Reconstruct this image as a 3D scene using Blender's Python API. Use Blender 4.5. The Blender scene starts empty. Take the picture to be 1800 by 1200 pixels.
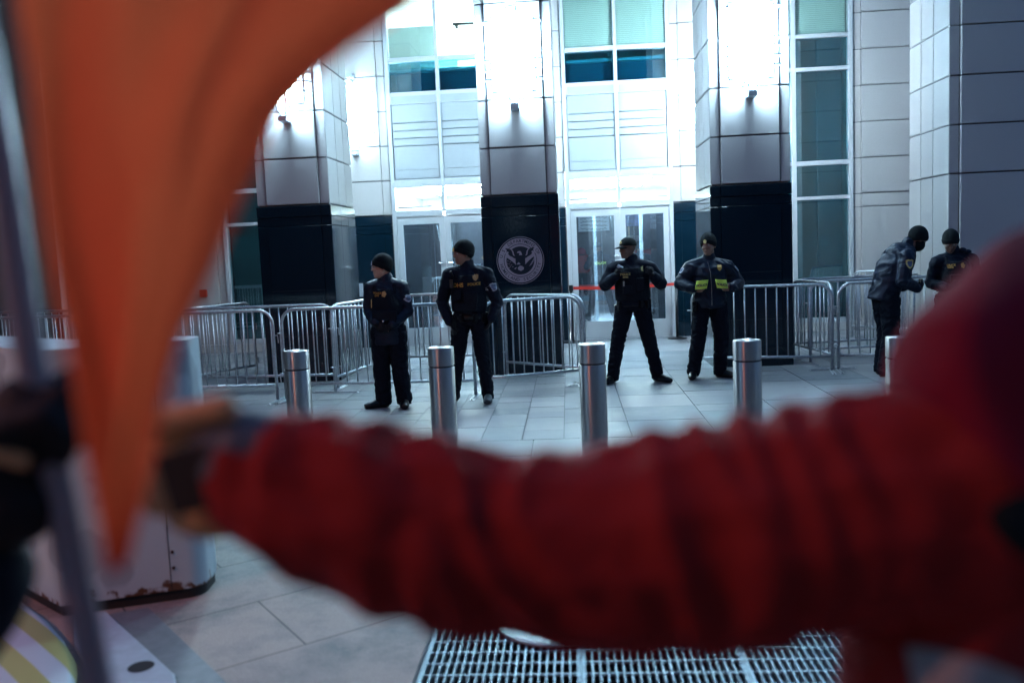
import bpy, bmesh, math, random
from mathutils import Vector, Matrix, noise
from mathutils.bvhtree import BVHTree
random.seed(7)
R_ = math.radians
sc = bpy.context.scene
col = sc.collection

# ------------------------------------------------------------------ camera
cd = bpy.data.cameras.new('camera'); cam = bpy.data.objects.new('camera', cd); col.objects.link(cam)
cd.sensor_width = 36.0; cd.lens = 31.365; cd.clip_start = 0.05; cd.clip_end = 500
YAW, PITCH, ROLL = 0.06659050, 0.1009271, 0.0432892
_f = Vector((-math.sin(YAW)*math.cos(PITCH), math.cos(YAW)*math.cos(PITCH), -math.sin(PITCH)))
_r = Vector((math.cos(YAW), math.sin(YAW), 0)); _d = _f.cross(_r)
_r2 = math.cos(ROLL)*_r + math.sin(ROLL)*_d; _d2 = -math.sin(ROLL)*_r + math.cos(ROLL)*_d
m = Matrix.Identity(4)
for i in range(3): m[i][0] = _r2[i]; m[i][1] = -_d2[i]; m[i][2] = -_f[i]
m.translation = (0, 0, 1.65); cam.matrix_world = m
cd.dof.use_dof = True; cd.dof.focus_distance = 10.3; cd.dof.aperture_fstop = 1.55
sc.camera = cam

# ------------------------------------------------------------------ world, sun, exposure
w = bpy.data.worlds.new("World"); sc.world = w; w.use_nodes = True
nt = w.node_tree; bg = nt.nodes['Background']
sky = nt.nodes.new('ShaderNodeTexSky'); sky.sky_type = 'NISHITA'; sky.sun_disc = False
SUN_EL, SUN_ROT = R_(-1.5), R_(250)
sky.sun_elevation = SUN_EL; sky.sun_rotation = SUN_ROT
sky.ozone_density = 2.0
tint = nt.nodes.new('ShaderNodeMix'); tint.data_type = 'RGBA'; tint.blend_type = 'MULTIPLY'; tint.inputs[0].default_value = 1
tint.inputs[7].default_value = (.43,.80,.99,1)
nt.links.new(sky.outputs[0], tint.inputs[6]); nt.links.new(tint.outputs[2], bg.inputs[0]); bg.inputs[1].default_value = 0.15
sc.view_settings.view_transform = 'Standard'; sc.view_settings.look = 'None'
sc.view_settings.exposure = 4.3; sc.view_settings.gamma = 1
sc.cycles.use_denoising = True
sc.cycles.max_bounces = 8; sc.cycles.diffuse_bounces = 3; sc.cycles.glossy_bounces = 4
sc.cycles.transmission_bounces = 6; sc.cycles.transparent_max_bounces = 12
sc.cycles.sample_clamp_indirect = 4.0
sc.cycles.caustics_reflective = False; sc.cycles.caustics_refractive = False

# ------------------------------------------------------------------ materials
def srgb(r, g, b):
    f = lambda c: (c/255/12.92) if c/255 <= .04045 else ((c/255+.055)/1.055)**2.4
    return (f(r), f(g), f(b), 1)
def mat(name, color, rough=.6, metal=0., spec=.5, noise_amt=0., noise_scale=20., bump=0., bump_scale=60., emit=None, estr=0., coat=0., sheen=0., detail=4):
    m = bpy.data.materials.new(name); m.use_nodes = True
    t = m.node_tree; b = t.nodes['Principled BSDF']
    c = tuple(color)[:3] + (1,)
    b.inputs['Base Color'].default_value = c; b.inputs['Roughness'].default_value = rough
    b.inputs['Metallic'].default_value = metal; b.inputs['Specular IOR Level'].default_value = spec
    b.inputs['Coat Weight'].default_value = coat
    if sheen: b.inputs['Sheen Weight'].default_value = sheen; b.inputs['Sheen Roughness'].default_value = .4; b.inputs['Sheen Tint'].default_value = (1,.22,.36,1)
    tc = t.nodes.new('ShaderNodeTexCoord')
    if noise_amt:
        n = t.nodes.new('ShaderNodeTexNoise'); n.inputs['Scale'].default_value = noise_scale; n.inputs['Detail'].default_value = detail
        n.inputs['Roughness'].default_value = .65
        t.links.new(tc.outputs['Object'], n.inputs['Vector'])
        mr = t.nodes.new('ShaderNodeMapRange'); mr.inputs[1].default_value = .3; mr.inputs[2].default_value = .7
        mr.inputs[3].default_value = 1-noise_amt; mr.inputs[4].default_value = 1+noise_amt
        t.links.new(n.outputs[0], mr.inputs[0])
        mx = t.nodes.new('ShaderNodeMix'); mx.data_type = 'RGBA'; mx.blend_type = 'MULTIPLY'; mx.inputs[0].default_value = 1
        mx.inputs[6].default_value = c; t.links.new(mr.outputs[0], mx.inputs[7]); t.links.new(mx.outputs[2], b.inputs['Base Color'])
    if bump:
        n2 = t.nodes.new('ShaderNodeTexNoise'); n2.inputs['Scale'].default_value = bump_scale; n2.inputs['Detail'].default_value = 3
        t.links.new(tc.outputs['Object'], n2.inputs['Vector'])
        bp = t.nodes.new('ShaderNodeBump'); bp.inputs['Strength'].default_value = bump; bp.inputs['Distance'].default_value = .01
        t.links.new(n2.outputs[0], bp.inputs['Height']); t.links.new(bp.outputs[0], b.inputs['Normal'])
    if emit: b.inputs['Emission Color'].default_value = tuple(emit)[:3]+(1,); b.inputs['Emission Strength'].default_value = estr
    return m
M = {}
M['stone'] = mat('precast_stone', (.46,.455,.45), .75, noise_amt=.10, noise_scale=160, bump=.15, bump_scale=220, detail=6)
M['stone_core'] = mat('stone_joint', (.16,.17,.18), .85)
M['granite'] = mat('polished_dark_granite', (.003,.015,.028), .10, spec=.5, noise_amt=.5, noise_scale=320)
M['granite_joint'] = mat('granite_joint', (.05,.06,.07), .5)
M['alu'] = mat('painted_aluminium', (.44,.48,.51), .42, noise_amt=.03, noise_scale=6)
M['alu_dark'] = mat('dark_gasket', (.05,.055,.06), .5)
M['panel'] = mat('spandrel_panel', (.30,.35,.38), .4, noise_amt=.04, noise_scale=4)
M['steel'] = mat('brushed_steel', (.40,.39,.385), .30, metal=1.)
M['galv'] = mat('galvanised_steel', (.50,.53,.56), .42, metal=.75, noise_amt=.22, noise_scale=40)
M['grate'] = mat('galvanised_grate', (.20,.29,.34), .5, metal=.5, noise_amt=.2, noise_scale=40)
M['lobby_wood'] = mat('dark_wood_panelling', (.018,.017,.022), .35, noise_amt=.4, noise_scale=8)
M['white'] = mat('white_plaster', (.75,.76,.76), .8)
M['tile'] = mat('ceiling_tile', (.62,.68,.67), .9, noise_amt=.05, noise_scale=90)
M['lobby_floor'] = mat('lobby_floor', (.22,.23,.24), .25, noise_amt=.15, noise_scale=30)
M['black'] = mat('black_plastic', (.008,.009,.011), .45)
M['red_belt'] = mat('red_webbing', (.62,.03,.02), .6)
M['skin_light'] = mat('skin_light', (.42,.23,.165), .5, noise_amt=.08, noise_scale=60)
M['skin_mid'] = mat('skin_brown', (.26,.14,.095), .48, noise_amt=.08, noise_scale=60)
M['skin_dark'] = mat('skin_dark', (.15,.082,.06), .45, noise_amt=.08, noise_scale=60)
M['eye'] = mat('eye', (.35,.34,.33), .25)
M['navy'] = mat('navy_uniform', (.0035,.008,.019), .75, spec=.18, noise_amt=.2, noise_scale=50, bump=.2, bump_scale=300)
M['navy_shiny'] = mat('navy_nylon_jacket', (.004,.011,.027), .5, spec=.25, noise_amt=.2, noise_scale=30, bump=.15, bump_scale=260)
M['trouser'] = mat('dark_trouser', (.0028,.006,.013), .8, spec=.15, noise_amt=.2, noise_scale=50)
M['vest'] = mat('ballistic_vest', (.0028,.006,.012), .75, spec=.2, noise_amt=.25, noise_scale=70, bump=.3, bump_scale=200)
M['boot'] = mat('black_leather', (.004,.005,.007), .28, spec=.35)
M['boot_grey'] = mat('grey_suede', (.03,.045,.055), .7)
M['knit'] = mat('black_knit', (.004,.008,.010), .85, spec=.2, bump=.5, bump_scale=400)
M['glove'] = mat('black_glove', (.005,.006,.009), .65, spec=.25)
M['gold'] = mat('gold_thread', (.62,.33,.05), .5)
M['badge'] = mat('embroidered_badge', (.42,.24,.08), .6, noise_amt=.5, noise_scale=300)
M['badge_yel'] = mat('metal_badge', (.75,.6,.22), .35, metal=.4, noise_amt=.4, noise_scale=250)
M['patch_grey'] = mat('shoulder_patch', (.36,.40,.46), .6, noise_amt=.5, noise_scale=220)
M['hivis'] = mat('yellow_reflective_panel', (.62,.80,.10), .45)
M['hivis_ink'] = mat('navy_print', (.02,.04,.06), .6)
M['silver'] = mat('silver_bit', (.75,.75,.75), .25, metal=1.)
M['seal_light'] = mat('etched_seal', (.46,.43,.48), .55)
M['seal_dark'] = mat('seal_dark', (.005,.022,.040), .3)
M['concrete'] = mat('concrete_slab', (.34,.345,.35), .8, noise_amt=.16, noise_scale=120, bump=.2, bump_scale=150, detail=8)
M['fire_red'] = mat('red_enamel', (.45,.03,.02), .4)
M['lid'] = mat('cast_cover', (.55,.58,.60), .45, metal=.5, noise_amt=.15, noise_scale=60)
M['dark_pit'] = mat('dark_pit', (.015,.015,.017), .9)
M['rubber'] = mat('rubber_skirt', (.02,.018,.016), .8)
M['blue_paper'] = mat('blue_print', (.03,.08,.30), .6)
M['paper'] = mat('paper', (.7,.7,.7), .7)
M['grey_print'] = mat('grey_print', (.30,.30,.31), .8, noise_amt=.3, noise_scale=14)

def emitter(name, c, s):
    m = bpy.data.materials.new(name); m.use_nodes = True; t = m.node_tree
    b = t.nodes['Principled BSDF']; b.inputs['Base Color'].default_value = (.8,.8,.8,1)
    b.inputs['Emission Color'].default_value = tuple(c)+(1,); b.inputs['Emission Strength'].default_value = s
    return m
M['lamp'] = emitter('lit_lamp_glass', (.54,.81,1.0), 10.0)
M['lamp_metal'] = mat('lamp_metal', (.40,.46,.52), .4, metal=.3)
M['lamp_low'] = emitter('lit_lamp_glass_low', (.55,.81,1.0), 2.6)
M['rear_fill_lamp'] = emitter('added_rear_fill_glass', (.62,.86,1.0), 4.0)  # glow of the fill lamps added behind the columns
M['rear_fill_lamp_bright'] = emitter('added_rear_fill_glass_bright', (.68,.87,1.0), 11.0)
M['office_light'] = emitter('office_light_panel', (.86,.97,1.0), 30.0)
M['ceil_light'] = emitter('ceiling_light_panel', (.86,.95,1.0), 9.0)
M['sodium'] = emitter('street_lamp_lens', (1.0,.28,.08), 60.0)
M['monitor'] = emitter('lit_screen', (.4,.5,.9), .5)

def glass(name, tint, refl=.08, rough=.01):
    m = bpy.data.materials.new(name); m.use_nodes = True; t = m.node_tree; t.nodes.clear()
    o = t.nodes.new('ShaderNodeOutputMaterial'); mx = t.nodes.new('ShaderNodeMixShader')
    tr = t.nodes.new('ShaderNodeBsdfTransparent'); tr.inputs[0].default_value = tint+(1,)
    gl = t.nodes.new('ShaderNodeBsdfGlossy'); gl.inputs['Roughness'].default_value = rough; gl.inputs[0].default_value = (.9,1,1,1)
    lw = t.nodes.new('ShaderNodeLayerWeight'); lw.inputs[0].default_value = .25
    mr = t.nodes.new('ShaderNodeMapRange'); mr.inputs[3].default_value = refl; mr.inputs[4].default_value = .9
    t.links.new(lw.outputs['Fresnel'], mr.inputs[0]); t.links.new(mr.outputs[0], mx.inputs[0])
    t.links.new(tr.outputs[0], mx.inputs[1]); t.links.new(gl.outputs[0], mx.inputs[2]); t.links.new(mx.outputs[0], o.inputs[0])
    return m
M['glass'] = glass('clear_door_glass', (.55,.68,.76), .27)
M['glass_teal'] = glass('teal_window_glass', (.36,.74,.80), .22)
M['glass_band'] = glass('teal_band_glass', (.35,.72,.80), .14)
M['glass_clear'] = glass('pale_window_glass', (.85,.95,.93), .06)

def paver_mat():
    m = mat('granite_pavers', (.30,.31,.32), .62, bump=.15, bump_scale=180)
    t = m.node_tree; b = t.nodes['Principled BSDF']
    g = t.nodes.new('ShaderNodeNewGeometry'); r = t.nodes.new('ShaderNodeValToRGB')
    r.color_ramp.elements[0].color = (.17,.19,.20,1); r.color_ramp.elements[1].color = (.27,.26,.262,1)
    t.links.new(g.outputs['Random Per Island'], r.inputs[0])
    tc = t.nodes.new('ShaderNodeTexCoord')
    n = t.nodes.new('ShaderNodeTexNoise'); n.inputs['Scale'].default_value = 160; n.inputs['Detail'].default_value = 6
    t.links.new(tc.outputs['Object'], n.inputs['Vector'])
    n2 = t.nodes.new('ShaderNodeTexNoise'); n2.inputs['Scale'].default_value = 1.4; n2.inputs['Detail'].default_value = 5; n2.inputs['Roughness'].default_value = .7
    t.links.new(tc.outputs['Object'], n2.inputs['Vector'])
    a = t.nodes.new('ShaderNodeMath'); a.operation = 'MULTIPLY_ADD'; a.inputs[1].default_value = .55; a.inputs[2].default_value = .45
    t.links.new(n.outputs[0], a.inputs[0])
    c = t.nodes.new('ShaderNodeMath'); c.operation = 'MULTIPLY_ADD'; c.inputs[1].default_value = 1.0
    a.inputs[2].default_value = .30
    t.links.new(n2.outputs[0], c.inputs[0]); t.links.new(a.outputs[0], c.inputs[2])
    mx = t.nodes.new('ShaderNodeMix'); mx.data_type = 'RGBA'; mx.blend_type = 'MULTIPLY'; mx.inputs[0].default_value = 1
    t.links.new(r.outputs[0], mx.inputs[6]); vo = t.nodes.new('ShaderNodeTexVoronoi'); vo.inputs['Scale'].default_value = 2.6; t.links.new(tc.outputs['Object'], vo.inputs['Vector'])
    gm = t.nodes.new('ShaderNodeMapRange'); gm.inputs[1].default_value = .035; gm.inputs[2].default_value = .055; gm.inputs[3].default_value = .35; gm.inputs[4].default_value = 1.0
    t.links.new(vo.outputs['Distance'], gm.inputs[0])
    gg = t.nodes.new('ShaderNodeMath'); gg.operation = 'MULTIPLY'; t.links.new(c.outputs[0], gg.inputs[0]); t.links.new(gm.outputs[0], gg.inputs[1])
    t.links.new(gg.outputs[0], mx.inputs[7]); t.links.new(mx.outputs[2], b.inputs['Base Color'])
    mr = t.nodes.new('ShaderNodeMapRange'); mr.inputs[1].default_value = .35; mr.inputs[2].default_value = .65; mr.inputs[3].default_value = .38; mr.inputs[4].default_value = .7
    t.links.new(n2.outputs[0], mr.inputs[0]); t.links.new(mr.outputs[0], b.inputs['Roughness'])
    return m
M['paver'] = paver_mat()
def slab_near_mat():
    # rotated slab joints, stains
    m = mat('plaza_near_slabs', (.36,.355,.35), .75, bump=.35, bump_scale=120)
    t = m.node_tree; b = t.nodes['Principled BSDF']; tc = t.nodes.new('ShaderNodeTexCoord')
    mp = t.nodes.new('ShaderNodeMapping'); mp.inputs['Rotation'].default_value = (0,0,R_(-38)); mp.inputs['Location'].default_value = (.35,.12,0)
    br = t.nodes.new('ShaderNodeTexBrick'); br.inputs['Scale'].default_value = 1; br.inputs['Mortar Size'].default_value = .004
    br.inputs['Brick Width'].default_value = 1.1; br.inputs['Row Height'].default_value = .62
    br.inputs['Color1'].default_value = (.36,.31,.265,1); br.inputs['Color2'].default_value = (.31,.275,.245,1); br.inputs['Mortar'].default_value = (.05,.05,.055,1)
    t.links.new(tc.outputs['Object'], mp.inputs['Vector']); t.links.new(mp.outputs[0], br.inputs['Vector'])
    n = t.nodes.new('ShaderNodeTexNoise'); n.inputs['Scale'].default_value = 1.7; n.inputs['Detail'].default_value = 7; n.inputs['Roughness'].default_value = .72
    t.links.new(tc.outputs['Object'], n.inputs['Vector'])
    n3 = t.nodes.new('ShaderNodeTexNoise'); n3.inputs['Scale'].default_value = 150; n3.inputs['Detail'].default_value = 4
    t.links.new(tc.outputs['Object'], n3.inputs['Vector'])
    rp = t.nodes.new('ShaderNodeValToRGB'); rp.color_ramp.elements[0].position = .36; rp.color_ramp.elements[0].color = (.45,.55,.62,1)
    rp.color_ramp.elements[1].position = .56; rp.color_ramp.elements[1].color = (1.05,1,.99,1)
    t.links.new(n.outputs[0], rp.inputs[0])
    mx = t.nodes.new('ShaderNodeMix'); mx.data_type = 'RGBA'; mx.blend_type = 'MULTIPLY'; mx.inputs[0].default_value = 1
    t.links.new(br.outputs[0], mx.inputs[6]); t.links.new(rp.outputs[0], mx.inputs[7])
    mr = t.nodes.new('ShaderNodeMapRange'); mr.inputs[1].default_value = .3; mr.inputs[2].default_value = .7; mr.inputs[3].default_value = .8; mr.inputs[4].default_value = 1.2
    t.links.new(n3.outputs[0], mr.inputs[0])
    mx2 = t.nodes.new('ShaderNodeMix'); mx2.data_type = 'RGBA'; mx2.blend_type = 'MULTIPLY'; mx2.inputs[0].default_value = 1
    t.links.new(mx.outputs[2], mx2.inputs[6]); t.links.new(mr.outputs[0], mx2.inputs[7]); t.links.new(mx2.outputs[2], b.inputs['Base Color'])
    return m
M['near_slab'] = slab_near_mat()
def barrier_box_mat():
    m = mat('white_painted_steel', (.52,.55,.56), .4)
    t = m.node_tree; b = t.nodes['Principled BSDF']; tc = t.nodes.new('ShaderNodeTexCoord')
    n = t.nodes.new('ShaderNodeTexNoise'); n.inputs['Scale'].default_value = 3.2; n.inputs['Detail'].default_value = 2
    t.links.new(tc.outputs['Object'], n.inputs['Vector'])
    rp = t.nodes.new('ShaderNodeValToRGB'); rp.color_ramp.interpolation = 'LINEAR'
    rp.color_ramp.elements[0].position = .42; rp.color_ramp.elements[0].color = (.34,.40,.43,1)
    rp.color_ramp.elements[1].position = .46; rp.color_ramp.elements[1].color = (.47,.56,.58,1)
    t.links.new(n.outputs[0], rp.inputs[0])
    # rust near the bottom edge
    sp = t.nodes.new('ShaderNodeSeparateXYZ'); t.links.new(tc.outputs['Object'], sp.inputs[0])
    n2 = t.nodes.new('ShaderNodeTexNoise'); n2.inputs['Scale'].default_value = 16; n2.inputs['Detail'].default_value = 5
    t.links.new(tc.outputs['Object'], n2.inputs['Vector'])
    mr = t.nodes.new('ShaderNodeMapRange'); mr.inputs[1].default_value = .05; mr.inputs[2].default_value = .19; mr.inputs[3].default_value = .56; mr.inputs[4].default_value = .12
    t.links.new(sp.outputs[2], mr.inputs[0])
    lt = t.nodes.new('ShaderNodeMath'); lt.operation = 'SUBTRACT'; t.links.new(mr.outputs[0], lt.inputs[0]); t.links.new(n2.outputs[0], lt.inputs[1])
    ml = t.nodes.new('ShaderNodeMath'); ml.operation = 'MULTIPLY'; ml.inputs[1].default_value = 12; ml.use_clamp = True; t.links.new(lt.outputs[0], ml.inputs[0])
    mx = t.nodes.new('ShaderNodeMix'); mx.data_type = 'RGBA'; t.links.new(ml.outputs[0], mx.inputs[0])
    t.links.new(rp.outputs[0], mx.inputs[6]); mx.inputs[7].default_value = (.12,.05,.02,1); t.links.new(mx.outputs[2], b.inputs['Base Color'])
    return m
M['barrier_white'] = barrier_box_mat()
def stripe_mat():
    m = mat('yellow_white_stripes', (.6,.6,.6), .5)
    t = m.node_tree; b = t.nodes['Principled BSDF']; tc = t.nodes.new('ShaderNodeTexCoord')
    mp = t.nodes.new('ShaderNodeMapping'); mp.inputs['Rotation'].default_value = (0,0,R_(40))
    t.links.new(tc.outputs['Object'], mp.inputs['Vector']); sp = t.nodes.new('ShaderNodeSeparateXYZ'); t.links.new(mp.outputs[0], sp.inputs[0])
    ml = t.nodes.new('ShaderNodeMath'); ml.operation = 'MULTIPLY_ADD'; ml.inputs[1].default_value = 5.2; ml.inputs[2].default_value = 20.25; t.links.new(sp.outputs[1], ml.inputs[0])
    fr = t.nodes.new('ShaderNodeMath'); fr.operation = 'FRACT'; t.links.new(ml.outputs[0], fr.inputs[0])
    gt = t.nodes.new('ShaderNodeMath'); gt.operation = 'GREATER_THAN'; gt.inputs[1].default_value = .5; t.links.new(fr.outputs[0], gt.inputs[0])
    mx = t.nodes.new('ShaderNodeMix'); mx.data_type = 'RGBA'; t.links.new(gt.outputs[0], mx.inputs[0])
    mx.inputs[6].default_value = (.60,.66,.68,1); mx.inputs[7].default_value = (.50,.50,.17,1); t.links.new(mx.outputs[2], b.inputs['Base Color'])
    return m
M['stripes'] = stripe_mat()
def aniso_steel():
    m = M['steel']; t = m.node_tree; b = t.nodes['Principled BSDF']
    b.inputs['Anisotropic'].default_value = 1.0; b.inputs['Anisotropic Rotation'].default_value = .25
    tg = t.nodes.new('ShaderNodeTangent'); tg.direction_type = 'RADIAL'; tg.axis = 'Z'; t.links.new(tg.outputs[0], b.inputs['Tangent'])
    tc = t.nodes.new('ShaderNodeTexCoord'); mp = t.nodes.new('ShaderNodeMapping'); mp.inputs['Scale'].default_value = (3,3,240)
    n = t.nodes.new('ShaderNodeTexNoise'); n.inputs['Scale'].default_value = 4; n.inputs['Detail'].default_value = 3
    t.links.new(tc.outputs['Object'], mp.inputs['Vector']); t.links.new(mp.outputs[0], n.inputs['Vector'])
    mr = t.nodes.new('ShaderNodeMapRange'); mr.inputs[3].default_value = .36; mr.inputs[4].default_value = .46; t.links.new(n.outputs[0], mr.inputs[0]); t.links.new(mr.outputs[0], b.inputs['Roughness'])
aniso_steel()
def blind_mat():
    m = mat('window_blind', (.8,.85,.83), .8); t = m.node_tree; b = t.nodes['Principled BSDF']
    tc = t.nodes.new('ShaderNodeTexCoord'); sp = t.nodes.new('ShaderNodeSeparateXYZ'); t.links.new(tc.outputs['Object'], sp.inputs[0])
    ml = t.nodes.new('ShaderNodeMath'); ml.operation = 'MULTIPLY'; ml.inputs[1].default_value = 30; t.links.new(sp.outputs[2], ml.inputs[0])
    fr = t.nodes.new('ShaderNodeMath'); fr.operation = 'FRACT'; t.links.new(ml.outputs[0], fr.inputs[0])
    rp = t.nodes.new('ShaderNodeValToRGB'); rp.color_ramp.elements[0].color = (.62,.70,.68,1); rp.color_ramp.elements[0].position = .1
    rp.color_ramp.elements[1].color = (.88,.93,.91,1); rp.color_ramp.elements[1].position = .4; t.links.new(fr.outputs[0], rp.inputs[0]); t.links.new(rp.outputs[0], b.inputs['Base Color'])
    tr = t.nodes.new('ShaderNodeBsdfTranslucent'); t.links.new(rp.outputs[0], tr.inputs[0]); mx = t.nodes.new('ShaderNodeMixShader'); mx.inputs[0].default_value = .35
    t.links.new(b.outputs[0], mx.inputs[1]); t.links.new(tr.outputs[0], mx.inputs[2]); t.links.new(mx.outputs[0], t.nodes['Material Output'].inputs[0])
    return m
M['blind'] = blind_mat()
def cloth_mat(name, c, c2, trans, rough=.8, scale=4, sheen=.2):
    m = mat(name, c, rough, spec=.08, bump=.25, bump_scale=500, sheen=sheen); t = m.node_tree; b = t.nodes['Principled BSDF']; o = t.nodes['Material Output']
    if trans:
        tr = t.nodes.new('ShaderNodeBsdfTranslucent'); tr.inputs[0].default_value = tuple(c2)+(1,)
        mx = t.nodes.new('ShaderNodeMixShader'); mx.inputs[0].default_value = trans
        t.links.new(b.outputs[0], mx.inputs[1]); t.links.new(tr.outputs[0], mx.inputs[2]); t.links.new(mx.outputs[0], o.inputs[0])
    return m
M['flag'] = cloth_mat('orange_flag_cloth', (.44,.072,.032), (.80,.12,.045), .5)
M['red_jacket'] = cloth_mat('red_puffer_cloth', (.23,.018,.018), None, 0, rough=.75, sheen=.14)
M['red_hood'] = cloth_mat('dark_red_hood', (.16,.008,.022), None, 0, rough=.9, sheen=.08)
M['tan_glove'] = mat('tan_work_glove', (.62,.34,.16), .8, noise_amt=.15, noise_scale=30)
M['black_pad'] = mat('black_glove_pad', (.02,.013,.01), .7)
M['cuff_grey'] = mat('blue_grey_knit', (.10,.115,.14), .8)
M['pole'] = mat('aluminium_pole', (.27,.26,.31), .4, metal=.1)
M['asphalt'] = mat('asphalt', (.05,.05,.052), .85, noise_amt=.2, noise_scale=60)
M['facade_dark'] = mat('street_brick', (.13,.11,.10), .85, noise_amt=.2, noise_scale=4)

# ------------------------------------------------------------------ mesh helpers
def box(bm, x0, x1, y0, y1, z0, z1, M4=None):
    v = [Vector((x, y, z)) for x in (x0, x1) for y in (y0, y1) for z in (z0, z1)]
    if M4 is not None: v = [M4 @ p for p in v]
    v = [bm.verts.new(p) for p in v]
    for f in ((0,1,3,2),(4,6,7,5),(0,4,5,1),(2,3,7,6),(0,2,6,4),(1,5,7,3)): bm.faces.new([v[i] for i in f])
def frame_of(d, side=None):
    d = d.normalized()
    if side is None: side = Vector((0,0,1)) if abs(d.z) < .9 else Vector((1,0,0))
    s = side - d*side.dot(d)
    if s.length < 1e-5: s = d.orthogonal()
    s.normalize(); return s, d.cross(s)
def tube(bm, pts, r, seg=8, cap=True, side=None, closed=False):
    pts = [Vector(p) for p in pts]; n = len(pts); rings = []
    for i, p in enumerate(pts):
        a = pts[i-1] if (i > 0 or closed) else pts[i]; b = pts[(i+1) % n] if (i < n-1 or closed) else pts[i]
        s, t = frame_of(b-a, side); rr = r[i] if isinstance(r, (list, tuple)) else r
        ra, rb = rr if isinstance(rr, (list, tuple)) else (rr, rr)
        rings.append([bm.verts.new(p + s*ra*math.cos(2*math.pi*k/seg) + t*rb*math.sin(2*math.pi*k/seg)) for k in range(seg)])
    for i in range(n if closed else n-1):
        A, B = rings[i], rings[(i+1) % n]
        for k in range(seg): bm.faces.new((A[k], A[(k+1)%seg], B[(k+1)%seg], B[k]))
    if cap and not closed: bm.faces.new(rings[0][::-1]); bm.faces.new(rings[-1])
def arc(c, a0, a1, r, n, u, v):
    return [Vector(c) + u*r*math.cos(a0+(a1-a0)*i/n) + v*r*math.sin(a0+(a1-a0)*i/n) for i in range(n+1)]
def ell(bm, c, r, M4=None, sub=2):
    mm = (M4 or Matrix.Identity(4)) @ Matrix.Translation(c) @ Matrix.Diagonal((r[0], r[1], r[2], 1))
    bmesh.ops.create_icosphere(bm, subdivisions=sub, radius=1, matrix=mm)
def cap(bm, p0, p1, r0, r1, seg=12):
    p0, p1 = Vector(p0), Vector(p1)
    tube(bm, [p0, p1], [r0, r1], seg); ell(bm, p0, (r0,)*3); ell(bm, p1, (r1,)*3)
def limb(bm, pts, rs):
    for i in range(len(pts)-1): cap(bm, pts[i], pts[i+1], rs[i], rs[i+1])
def prism(bm, poly, z0, z1):
    a = [bm.verts.new((x, y, z0)) for x, y in poly]; b = [bm.verts.new((x, y, z1)) for x, y in poly]; n = len(poly)
    bm.faces.new(a[::-1]); bm.faces.new(b)
    for i in range(n): bm.faces.new((a[i], a[(i+1)%n], b[(i+1)%n], b[i]))
def lathe(bm, prof, seg=32, c=(0,0,0)):
    rings = [[bm.verts.new((c[0]+r*math.cos(2*math.pi*k/seg), c[1]+r*math.sin(2*math.pi*k/seg), c[2]+z)) for k in range(seg)] for r, z in prof]
    for A, B in zip(rings, rings[1:]):
        for k in range(seg): bm.faces.new((A[k], A[(k+1)%seg], B[(k+1)%seg], B[k]))
    bm.faces.new(rings[0][::-1]); bm.faces.new(rings[-1])
def bevel(bm, w, seg=1):
    bmesh.ops.bevel(bm, geom=bm.edges[:], offset=w, segments=seg, affect='EDGES', clamp_overlap=True)
def link(name, me, m, parent=None, loc=None, smooth=False):
    o = bpy.data.objects.new(name, me); col.objects.link(o)
    if isinstance(m, (list, tuple)):
        for x in m: me.materials.append(x)
    elif m: me.materials.append(m)
    if smooth:
        for p in me.polygons: p.use_smooth = True
    if parent: o.parent = parent
    if loc: o.location = loc
    return o
def obj(name, bm, m, parent=None, loc=None, smooth=False, normals=True):
    if normals: bmesh.ops.recalc_face_normals(bm, faces=bm.faces[:])
    me = bpy.data.meshes.new(name); bm.to_mesh(me); bm.free()
    return link(name, me, m, parent, loc, smooth)
def tag(o, label=None, cat=None, group=None, kind=None):
    if label: o['label'] = label
    if cat: o['category'] = cat
    if group: o['group'] = group
    if kind: o['kind'] = kind
    return o
def empty(name, loc=(0,0,0), rz=0, parent=None):
    o = bpy.data.objects.new(name, None); col.objects.link(o); o.location = loc; o.rotation_euler = (0,0,rz); o.empty_display_size = .2
    if parent: o.parent = parent
    return o
NB = bmesh.new
def remesh(bm, voxel, smooth=2, disp=None, fac=.5):
    me = bpy.data.meshes.new('tmp'); bm.to_mesh(me); bm.free()
    o = bpy.data.objects.new('tmp', me); col.objects.link(o)
    r = o.modifiers.new('r', 'REMESH'); r.mode = 'VOXEL'; r.voxel_size = voxel; r.adaptivity = 0
    if smooth: s = o.modifiers.new('s', 'SMOOTH'); s.iterations = smooth; s.factor = fac
    dg = bpy.context.evaluated_depsgraph_get(); me2 = bpy.data.meshes.new_from_object(o.evaluated_get(dg))
    bpy.data.objects.remove(o); bpy.data.meshes.remove(me)
    if disp:
        nn = [v.normal.copy() for v in me2.vertices]
        for v, n in zip(me2.vertices, nn): v.co += n*disp(v.co, n)
    for p in me2.polygons: p.use_smooth = True
    return me2
def text_mesh(s, size, bold=.0, extrude=.0005, spacing=1.0):
    c = bpy.data.curves.new('t', 'FONT'); c.body = s; c.size = size; c.extrude = extrude; c.offset = bold; c.align_x = 'CENTER'; c.align_y = 'CENTER'
    c.space_character = spacing; c.resolution_u = 3
    o = bpy.data.objects.new('t', c); col.objects.link(o)
    dg = bpy.context.evaluated_depsgraph_get(); me = bpy.data.meshes.new_from_object(o.evaluated_get(dg))
    bpy.data.objects.remove(o); bpy.data.curves.remove(c)
    return me

# ================================================================== SETTING
# ground sheet under everything
bm = NB(); 
v = [bm.verts.new(p) for p in ((-150,-150,-.30),(150,-150,-.30),(150,150,-.30),(-150,150,-.30))]; bm.faces.new(v)
tag(obj('ground', bm, M['asphalt']), kind='structure')
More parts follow.
